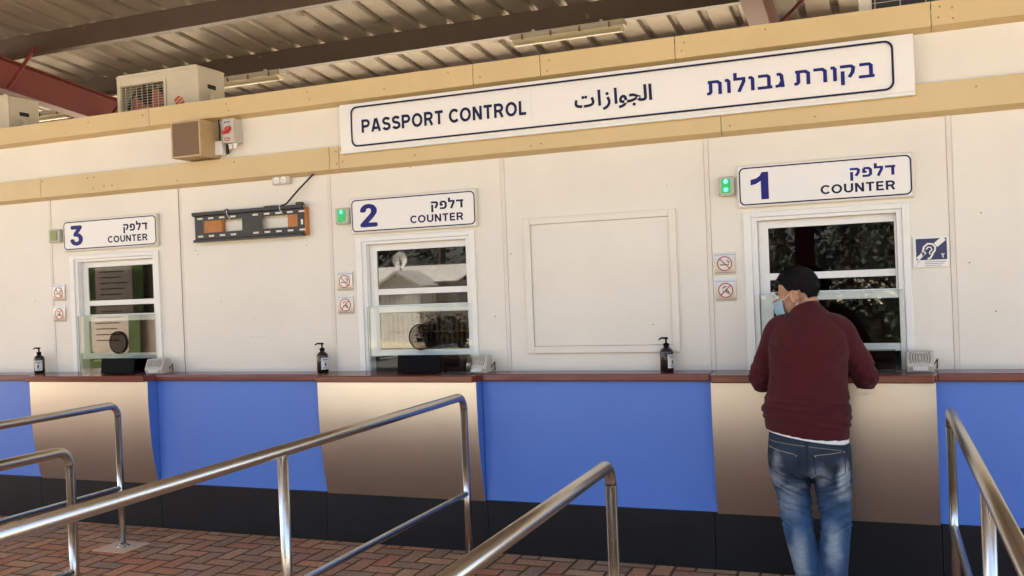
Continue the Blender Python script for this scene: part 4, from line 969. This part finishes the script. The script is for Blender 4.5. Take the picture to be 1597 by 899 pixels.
def folds(p, n_):
    hem = p.z + .12 * (p.x - 1.79); d = 0.
    wz = sstep(1.10, .92, p.z) * sstep(.885, .915, hem)
    d += wz * .017 * (ridge(Vector((p.x, p.y, p.z + .10 * (p.x - 1.8))), 4.5, 30) - .45)
    d += wz * .005 * noise.noise(Vector((p.x * 13, p.y * 13, p.z * 30)))
    d += .004 * noise.noise(Vector((p.x * 9, p.y * 9, p.z * 7)))
    for el, sh_ in ((ELL, SHL), (ELR, SHR)):
        wv = sstep(.17, .05, (p - el).length); d += wv * .011 * (ridge(p, 12, 34, 3.) - .45)
        mid = sh_.lerp(el, .45); wv = sstep(.13, .03, (p - mid).length); d += wv * .004 * (ridge(p, 9, 24, 7.) - .45)
    for sx in (-1, 1):
        wv = sstep(.16, .03, (Vector((1.80 + sx * .155, -.63, 1.20)) - p).length)
        d += wv * .011 * (ridge(Vector((p.x, p.y, p.z - sx * (p.x - 1.8) * .9)), 6, 26, 5.) - .45)
    d -= .004 * sstep(.005, 0, abs(hem - .888)); d += .002 * sstep(.886, .875, hem)
    if abs(p.x - 1.797) < .1: d -= .003 * sstep(.005, 0, abs(p.z - 1.420))
    return d
displace(sw, folds)
link('sweater', sw, knit, man, smooth=True)
u_ = MB(); u_.loft([(Vector((1.792, -.634, .826)), .188, .1445, -.165), (Vector((1.792, -.634, .85)), .187, .1435, -.15), (Vector((1.792, -.634, .90)), .180, .132, -.12)], 72, 4); u_.build('undershirt', white_cloth, man, smooth=True)

# jeans
j = MB()
j.loft([(Vector((1.792, -.628, .90)), .176, .122), (Vector((1.792, -.632, .80)), .186, .138), (Vector((1.793, -.636, .72)), .192, .142), (Vector((1.795, -.632, .655)), .182, .120)], 36, 5)
for hpv, kn, an, sx in ((HPL, KNL, ANL, -1), (HPR, KNR, ANR, 1)):
    j.ell(hpv + Vector((sx * -.004, -.045, .0)), (.088, .100, .095))
    j.loft([(hpv + Vector((0, 0, .06)), .095, .115), (hpv + Vector((0, 0, -.06)), .098, .112), (hpv.lerp(kn, .55), .084, .094), (kn, .072, .078), (kn.lerp(an, .35) + Vector((0, -.014, 0)), .070, .076), (kn.lerp(an, .75), .062, .068), (an + Vector((0, 0, .01)), .060, .068), (an + Vector((0, 0, -.045)), .064, .074)], 26, 6)
jm = remesh(j, .006, 5)
def jfolds(p, n_):
    d = .0025 * noise.noise(Vector((p.x * 12, p.y * 12, p.z * 9)))
    for hpv, sx in ((HPL, -1), (HPR, 1)):
        q = Vector((p.x, p.y, p.z - sx * .5 * (p.x - hpv.x))); side = sstep(.16, .05, abs(p.x - hpv.x))
        d += side * sstep(.52, .57, p.z) * sstep(.70, .63, p.z) * .013 * (ridge(q, 4, 34, sx) - .45)
        d += side * sstep(.14, .03, abs(p.z - .445)) * .013 * (ridge(q, 5, 28, 4 + sx) - .45)
    d += sstep(.24, .10, p.z) * .011 * (ridge(p, 5, 26, 9.) - .45)
    d -= .004 * sstep(.006, 0, abs(p.x - 1.795)) * sstep(.62, .66, p.z) * (1 if n_.y < 0 else 0)
    return d
displace(jm, jfolds)
def denim():
    m = mat('faded_denim', (.040, .070, .125), .85, bump=.4, bscale=500, spec=.2); n = m.node_tree; b_ = n.nodes['Principled BSDF']
    tc = n.nodes.new('ShaderNodeTexCoord')
    wn = n.nodes.new('ShaderNodeTexNoise'); wn.inputs['Scale'].default_value = 14; wn.inputs['Detail'].default_value = 6; n.links.new(tc.outputs['Object'], wn.inputs['Vector'])
    wv = n.nodes.new('ShaderNodeVectorMath'); wv.operation = 'MULTIPLY_ADD'; wv.inputs[1].default_value = (.075, .06, .075); n.links.new(wn.outputs['Color'], wv.inputs[0]); n.links.new(tc.outputs['Object'], wv.inputs[2])
    acc = None; O = Vector(man.location) - Vector((.03, .03, .03))
    blobs = (((1.650, -.70, .640), (.055, .2, .045), .55), ((1.705, -.73, .52), (.060, .2, .10), .45), ((1.745, -.68, .26), (.045, .2, .13), .85), ((1.660, -.72, .72), (.035, .2, .06), .5),
             ((1.960, -.70, .650), (.028, .2, .095), .95), ((1.860, -.75, .665), (.045, .2, .055), .5), ((1.905, -.68, .315), (.042, .2, .12), .75), ((1.960, -.70, .56), (.05, .2, .035), .5), ((1.72, -.73, .60), (.07, .2, .02), .4))
    for c, r_, a in blobs:
        sb = n.nodes.new('ShaderNodeVectorMath'); sb.operation = 'SUBTRACT'; sb.inputs[1].default_value = Vector(c) - O; n.links.new(wv.outputs[0], sb.inputs[0])
        dv = n.nodes.new('ShaderNodeVectorMath'); dv.operation = 'DIVIDE'; dv.inputs[1].default_value = r_; n.links.new(sb.outputs[0], dv.inputs[0])
        ln = n.nodes.new('ShaderNodeVectorMath'); ln.operation = 'LENGTH'; n.links.new(dv.outputs[0], ln.inputs[0])
        mr = n.nodes.new('ShaderNodeMapRange'); mr.interpolation_type = 'SMOOTHSTEP'; mr.inputs['From Min'].default_value = 1.35; mr.inputs['From Max'].default_value = .15; mr.inputs['To Max'].default_value = a
        n.links.new(ln.outputs['Value'], mr.inputs[0])
        if acc is None: acc = mr.outputs[0]
        else:
            mx = n.nodes.new('ShaderNodeMath'); mx.operation = 'MAXIMUM'; n.links.new(acc, mx.inputs[0]); n.links.new(mr.outputs[0], mx.inputs[1]); acc = mx.outputs[0]
    g = n.nodes.new('ShaderNodeTexNoise'); g.inputs['Scale'].default_value = 1; g.inputs['Detail'].default_value = 4
    mp = n.nodes.new('ShaderNodeMapping'); mp.inputs['Scale'].default_value = (26, 26, 75); mp.inputs['Rotation'].default_value = (0, .35, 0); n.links.new(tc.outputs['Object'], mp.inputs[0]); n.links.new(mp.outputs[0], g.inputs['Vector'])
    gm = n.nodes.new('ShaderNodeMath'); gm.operation = 'MULTIPLY_ADD'; gm.inputs[1].default_value = 1.1; gm.inputs[2].default_value = .38; n.links.new(g.outputs['Fac'], gm.inputs[0])
    fm = n.nodes.new('ShaderNodeMath'); fm.operation = 'MULTIPLY'; n.links.new(acc, fm.inputs[0]); n.links.new(gm.outputs[0], fm.inputs[1])
    # lower legs are a lighter wash than the seat
    sp = n.nodes.new('ShaderNodeSeparateXYZ'); n.links.new(wv.outputs[0], sp.inputs[0])
    zr_ = n.nodes.new('ShaderNodeMapRange'); zr_.inputs['From Min'].default_value = .68; zr_.inputs['From Max'].default_value = .50; n.links.new(sp.outputs[2], zr_.inputs[0])
    base = n.nodes.new('ShaderNodeMix'); base.data_type = 'RGBA'; base.inputs['A'].default_value = (.026, .038, .058, 1); base.inputs['B'].default_value = (.040, .085, .165, 1); n.links.new(zr_.outputs[0], base.inputs['Factor'])
    mot = n.nodes.new('ShaderNodeMapRange'); mot.inputs['From Min'].default_value = .3; mot.inputs['From Max'].default_value = .7; mot.inputs['To Min'].default_value = .75; mot.inputs['To Max'].default_value = 1.25; n.links.new(wn.outputs['Fac'], mot.inputs[0])
    bs = n.nodes.new('ShaderNodeVectorMath'); bs.operation = 'SCALE'; n.links.new(base.outputs['Result'], bs.inputs[0]); n.links.new(mot.outputs[0], bs.inputs['Scale'])
    mx = n.nodes.new('ShaderNodeMix'); mx.data_type = 'RGBA'; mx.inputs['B'].default_value = (.36, .41, .44, 1); n.links.new(fm.outputs[0], mx.inputs['Factor']); n.links.new(bs.outputs[0], mx.inputs['A'])
    n.links.new(mx.outputs['Result'], b_.inputs['Base Color']); return m
jeans = link('jeans', jm, denim(), man, smooth=True)
bmj = bmesh.new(); bmj.from_mesh(jm); bmj.transform(Matrix.Translation(man.location)); bvh = BVHTree.FromBMesh(bmj); bmj.free()
def on_jeans(x, z, lift=.0012):
    h = bvh.ray_cast(Vector((x, -1.2, z)), Vector((0, 1, 0)))
    return h[0] + h[1] * lift if h[0] else None
def stitch(pts, name, m, r=.0014, n=10):
    P = []
    for (a, b_), (c, d) in zip(pts, pts[1:]):
        for i in range(n): P.append(on_jeans(a + (c - a) * i / n, b_ + (d - b_) * i / n))
    P = [p for p in P if p]
    if len(P) > 3: MB().tube(P, r, 5).build(name, m, jeans)
thread = mat('pale_thread', (.30, .26, .19), .8); seam = mat('dark_seam', (.012, .016, .026), .9)
for cx_, sx, dz in ((1.685, -1, .0), (1.895, 1, -.01)):
    P = [(cx_ - .068, .775 + dz + .008 * -sx), (cx_ + .068, .770 + dz - .012 * -sx)]
    stitch(P, 'pocket_hem', thread, .0016)
    stitch([(P[0][0], P[0][1]), (P[0][0] + .004, .675 + dz), (cx_, .645 + dz), (P[1][0] - .004, .675 + dz), P[1]], 'pocket_seam', seam, .0016)
    for q in P:
        p = on_jeans(q[0] + (.006 if q is P[0] else -.006), q[1] - .004)
        if p: MB().ell(p, (.0045, .003, .0045), None, 8).build('rivet', mat('brass_rivet', (.35, .25, .12), .35, 1), jeans, smooth=True)
stitch([(1.795, .84), (1.795, .66)], 'seat_seam', seam, .0018)
stitch([(1.62, .812), (1.79, .800), (1.965, .775)], 'waistband_seam', thread, .0012)
for xx in (1.795,):
    P = [on_jeans(xx, z, .004) for z in (.85, .83, .81, .79)]
    if all(P): MB().tube(P, .006, 6).build('belt_loop', seam, jeans)

# hair: a cap that follows the skull, cropped round the ears and at the nape
hb = bmesh.new(); bmesh.ops.create_uvsphere(hb, u_segments=72, v_segments=48, radius=1)
for v in hb.verts:
    d = v.co.normalized(); f_, s__, u2 = d.x, d.y, d.z
    p = Vector((-.014 + .096 * f_, .074 * s__, .030 + .086 * u2))
    keep = 1.0
    keep *= sstep(.0, .018, p.z - (.056 + .02 * (p.x - .06)) ) if p.x > .045 else 1.0         # fringe line
    if -.045 < p.x <= .045: 
        line = .014 + (.056 - .014) * sstep(.008, .045, p.x); keep *= sstep(-.004, .010, p.z - line)  # above the ear, sideburn
    if p.x <= -.045: keep *= sstep(-.074, -.050, p.z + .25 * (abs(p.y) - .02)) * (1 if p.x < -.06 else sstep(-.02, .006, p.z - .3 * (p.x + .06)) + sstep(-.045, -.06, p.x) * .0)
    th = .013 * (.55 + .45 * sstep(-.03, .08, p.z)) + .005 * sstep(.05, .1, p.z)
    nz = noise.noise(p * 70) * .0022 + noise.noise(p * 28) * .003
    r_ = (-.010) * (1 - keep) + (th + nz) * keep
    dirn = Vector((f_ / .096, s__ / .074, u2 / .086)).normalized()
    v.co = p + dirn * r_
for v in hb.verts: c = v.co.copy(); v.co = hp(c.x, c.y, c.z)
hrnd = random.Random(3)
for fc in list(hb.faces):                      # short strands that break the outline
    c = fc.calc_center_median(); loc = HM.transposed() @ (c - HC)
    pr0 = Vector((loc.x + .014, loc.y, loc.z - .030)); rad = math.sqrt((pr0.x / .096) ** 2 + (pr0.y / .074) ** 2 + (pr0.z / .086) ** 2)
    if rad < 1.05 or hrnd.random() < .25: continue
    nn_ = fc.normal if fc.normal.dot(c - HC) > 0 else -fc.normal
    d_ = (nn_ * .8 + Vector((hrnd.gauss(0, .35), hrnd.gauss(0, .35), hrnd.gauss(0, .3))) + Fh * (.5 if loc.z > .06 else 0) - Uh * (.6 if loc.z < .04 else 0)).normalized()
    sd2 = d_.orthogonal().normalized() * .0022; L_ = hrnd.uniform(.006, .013)
    hb.faces.new([hb.verts.new(c - sd2), hb.verts.new(c + sd2), hb.verts.new(c + d_ * L_)])
me = bpy.data.meshes.new('hair'); hb.to_mesh(me); hb.free(); link('hair', me, hair_m, man, smooth=True)
# brows, eyes
for s_ in (-1, 1):
    MB().tube([hp(.094, s_ * .018, .020), (hp(.090, s_ * .034, .026)), hp(.078, s_ * .048, .020)], [.003, .004, .002], 8).build('eyebrow', hair_m, man)
    MB().ell(hp(.084, s_ * .030, .002), (.011, .012, .011), HM, 14).build('eye', mat('eye_white', (.6, .57, .52), .2), man, smooth=True)
    MB().ell(hp(.0915, s_ * .0305, .002), (.004, .0055, .0055), HM, 10).build('iris', mat('dark_iris', (.03, .018, .01), .1), man, smooth=True)
# beard stubble patch on jaw: thin shell
st = MB(); rows = []
for i in range(15):
    a = R(28 + 62 * i / 14)
    rows.append([st.bm.verts.new(hp(.034 + .0655 * math.cos(a), .0615 * math.sin(a) * (1 - .1 * k / 6), -.050 - .012 * k)) for k in range(6)])
for q, w_ in zip(rows, rows[1:]):
    for k in range(5): st.bm.faces.new((q[k], q[k + 1], w_[k + 1], w_[k]))
st.build('stubble', mat('stubble', (.13, .075, .05), .8, var=.3, vscale=200), man, smooth=True)
# mask
mk = MB(); rows = []
for i in range(25):
    a = R(-72 + 144 * i / 24); row = []
    for k in range(15):
        v = k / 14; u2 = -.018 - .094 * v
        bulge = .008 * math.sin(math.pi * v) + .0022 * math.sin(v * 26) * math.cos(a)
        nose_ = .023 * math.exp(-(a / .28) ** 2) * (1 - .45 * v)
        rr = 1.0 - .10 * max(0, v - .6)
        row.append(mk.bm.verts.new(hp(.036 + (.068 * rr + bulge) * math.cos(a) + nose_, (.064 * rr + .006 + bulge * .4) * math.sin(a), u2 + .012 * (1 - math.cos(a)))))
    rows.append(row)
for q, w_ in zip(rows, rows[1:]):
    for k in range(14): mk.bm.faces.new((q[k], q[k + 1], w_[k + 1], w_[k]))
mko = mk.build('face_mask', mask_m, man, smooth=True); sm2 = mko.modifiers.new('solid', 'SOLIDIFY'); sm2.thickness = .0018
for s_ in (-1, 1):
    MB().tube([hp(.052, s_ * .070, -.016), hp(.02, s_ * .080, .000), hp(-.010, s_ * .084, .018), hp(-.026, s_ * .082, .012), hp(-.030, s_ * .080, -.018), hp(-.020, s_ * .080, -.044), hp(.012, s_ * .074, -.078), hp(.050, s_ * .066, -.112)], .0017, 8).build('ear_loop', white_cloth, mko, smooth=True)
# shoes
for an in (ANL, ANR):
    sh_ = MB(); sh_.loft([(an + Vector((0, -.085, -.045)), .030, .028), (an + Vector((0, -.05, -.035)), .042, .045), (an + Vector((0, .03, -.035)), .044, .046), (an + Vector((0, .12, -.05)), .048, .03), (an + Vector((0, .19, -.058)), .036, .018)], 20, 5)
    so_ = link('shoe', remesh(sh_, .006, 3), mat('dark_leather', (.03, .022, .018), .5), man, smooth=True)
    mb = MB(); mb.prism([(an.x + .047 * math.cos(R(a)) * (1.0 if math.sin(R(a)) < 0 else 1.02), an.y + .05 + .148 * math.sin(R(a))) for a in range(0, 360, 12)], .022, 'z', .001); mb.build('sole', M['black_plastic'], so_, bevel=.004)

# ------------------------------------------------------------------ what stands behind the viewer and shows in the glass
t = thing('prefab_building', 'white prefabricated cabin with a gabled porch mirrored in the counter 2 window', 'building', (-12, -22, 0))
wcab = mat('white_cladding', (.72, .69, .63), .6, var=.04); rcab = mat('grey_white_roof', (.55, .52, .47), .6, var=.08)
yb_ = -21.5
MB().box(-17.5, -10.4, yb_ - 4, yb_, 0, 1.85).build('wall', mat('grey_cladding', (.40, .37, .34), .6, var=.05), t)
MB().prism([(yb_ + .25, 1.84), (yb_ - 2, 2.42), (yb_ - 4.25, 1.84), (yb_ - 4.2, 1.80), (yb_ - 2, 2.36), (yb_ + .2, 1.80)], 7.4, 'x', -17.7).build('roof', rcab, t)
MB().box(-12.55, -11.15, yb_ + .01, yb_ + 1.2, 0, 1.75).build('porch_wall', wcab, t)
MB().prism([(-12.75, 1.72), (-11.85, 2.22), (-10.95, 1.72), (-10.98, 1.66), (-11.85, 2.14), (-12.72, 1.66)], 1.5, 'y', yb_ - .1).build('porch_roof', rcab, t)
MB().prism([(-12.6, 1.752), (-11.85, 2.13), (-11.1, 1.752)], .05, 'y', yb_ + 1.12).build('gable', wcab, t)
dr = MB()
for i in range(13): dr.box(-12.5 + i * .105, -12.49 + i * .105, yb_ + 1.201, yb_ + 1.215, .05, 1.5)
dr.build('slatted_door', rcab, t)
t = thing('satellite_dish', 'white satellite dish mirrored above the cabin roof', 'dish', (-12.75, -22, 0))
MB().lathe([(.02, .0), (.20, .04), (.27, .09), (.275, .09), (.20, .05), (.02, .012)], (-13.0, -22.6, 2.62), 28, 'y').build('reflector', wcab, t, smooth=True)
MB().tube([(-13.0, -22.55, 0), (-13.0, -22.55, 2.62)], .03, 10).build('mast', M['screw'], t)

leaf_m = mat('dark_leaves', (.016, .020, .011), .7, var=.35, vscale=2); bark = mat('bark', (.09, .07, .05), .9, var=.2)
rnd = random.Random(4)
def tree_proto():
    t = thing('pine_tree', 'dark tree mirrored in the windows', 'tree', (0, 0, 0), 'dark trees beyond the road')
    MB().tube([(0, 0, 0), (.08, .05, 1.5), (-.05, 0, 3.4), (.05, .05, 5.6)], [.19, .16, .12, .05], 10).build('trunk', bark, t)
    lm = MB()
    clumps = [(Vector((rnd.gauss(0, 1.15), rnd.gauss(0, 1.15), rnd.uniform(1.2, 7.6))), rnd.uniform(.5, 1.0)) for _ in range(34)]
    for c, r_ in clumps:
        for _ in range(95):
            d = Vector((rnd.gauss(0, 1), rnd.gauss(0, 1), rnd.gauss(0, .8))).normalized() * r_ * rnd.uniform(.4, 1)
            p = c + d; a = Vector((rnd.gauss(0, 1), rnd.gauss(0, 1), rnd.gauss(0, 1))).normalized(); b_ = a.orthogonal().normalized(); q = rnd.uniform(.07, .15)
            lm.bm.faces.new([lm.bm.verts.new(p + v) for v in (a * q, b_ * q * .5, -a * q, -b_ * q * .5)])
    lm.build('crown', leaf_m, t); return t
tp = tree_proto(); k = 0
names = ('behind the cabin', 'left of the cabin', 'right of the cabin', 'beside the road', 'beyond the dish', 'far along the road')
for i, (x, y, s_) in enumerate(((-19, -27, 1.0), (-16.2, -28, 1.15), (-13.6, -27, .95), (-11.2, -28, 1.1), (-8.6, -26.5, .9), (-5.9, -27, 1.1), (-3.2, -25.5, 1.0), (-1.0, -27, 1.2), (1.2, -25, .95), (3.6, -27, 1.1), (6.4, -26, 1.0), (-22, -27, 1.1), (-25, -26, .9))):
    o = tp if i == 0 else copy_tree(tp)
    o.location = (x, y, 0); o.rotation_euler.z = i * 1.7; o.scale = (s_ * 1.1, s_ * 1.1, s_)
def shrub(label, name, cat, x0, x1, y, dy, h, n_, m):
    t = thing(name, label, cat, ((x0 + x1) / 2, y, 0))
    lm = MB()
    for _ in range(n_):
        p = Vector((rnd.uniform(x0, x1), y + rnd.gauss(0, dy), abs(rnd.gauss(.55, .3)) * h)); a = Vector((rnd.gauss(0, 1), rnd.gauss(0, 1), rnd.gauss(0, 1))).normalized(); b_ = a.orthogonal().normalized(); q = rnd.uniform(.04, .10)
        lm.bm.faces.new([lm.bm.verts.new(p + v) for v in (a * q, b_ * q * .5, -a * q, -b_ * q * .5)])
    lm.box(x0 + .1, x1 - .1, y - dy * .6, y + dy * .6, .02, h * .62); lm.build('foliage', m, t); MB().tube([((x0 + x1) / 2, y, 0), ((x0 + x1) / 2, y, h * .6)], .05, 8).build('stem', bark, t)  # solid core added to keep sunlight from showing between the leaves
shrub('added row of dark leaves darkening the counter 1 window reflection', 'added_hedge', 'added_hedge', -2.6, 5.5, -11.2, .3, 1.7, 9000, leaf_m)  # unseen row added to hide the sunlit ground from the window reflection
shrub('dark bush right of the mirrored cabin porch', 'bush', 'bush', -9.5, -8.3, -17.5, .3, .75, 1500, leaf_m)
t = thing('wire_fence', 'thin wire fence mirrored in front of the white cabin', 'fence', (-10, -16, 0))
fm_ = MB()
for i in range(40): fm_.box(-13 + i * .14, -12.99 + i * .14, -16.2, -16.19, 0, 1.5)
for z in (.05, .5, 1.0, 1.5): fm_.box(-13, -7.5, -16.185, -16.175, z, z + .012)
fm_.build('mesh', M['screw'], t)
for x in (-13, -10.25, -7.5): MB().tube([(x, -16.2, 0), (x, -16.2, 1.6)], .03, 8).build('post', M['screw'], t)
# notice boards under the canopy, mirrored in window 3
t = thing('notice_board', 'wide green notice board with two printed sheets mirrored in the counter 3 window', 'notice board', (-10.2, -6.6, 0))
MB().box(-11.4, -9.15, -6.62, -6.59, .5, 2.5).build('panel', mat('notice_green', (.10, .20, .035), .5), t, bevel=.004)
for x in (-10.75, -9.78):
    q = MB().prism(rrect(x - .40, x + .40, .75, 2.35, .09), .004, 'y', -6.589).build('sheet', M['plaque_face'], t)
    tx = MB()
    for i in range(14): ribbon(tx, [(x - .30, 2.2 - i * .095), (x + .30 - .07 * (i % 3), 2.2 - i * .095)], .018, -6.584)
    tx.build('printed_lines', M['grey_dark'], q)
for x in (-11.2, -9.3): MB().tube([(x, -6.605, 0), (x, -6.605, .5)], .02, 8).build('leg', M['screw'], t)
t = thing('partition_wall', 'beige partition wall mirrored beside the notice board', 'wall', (-9, -6.7, 0))
MB().box(-12.6, -7.4, -6.78, -6.7, 0, 3.3).build('panel', M['wall'], t)
MB().box(-7.4, -7.33, -6.8, -6.68, 0, 3.3).build('post', M['fascia'], t)
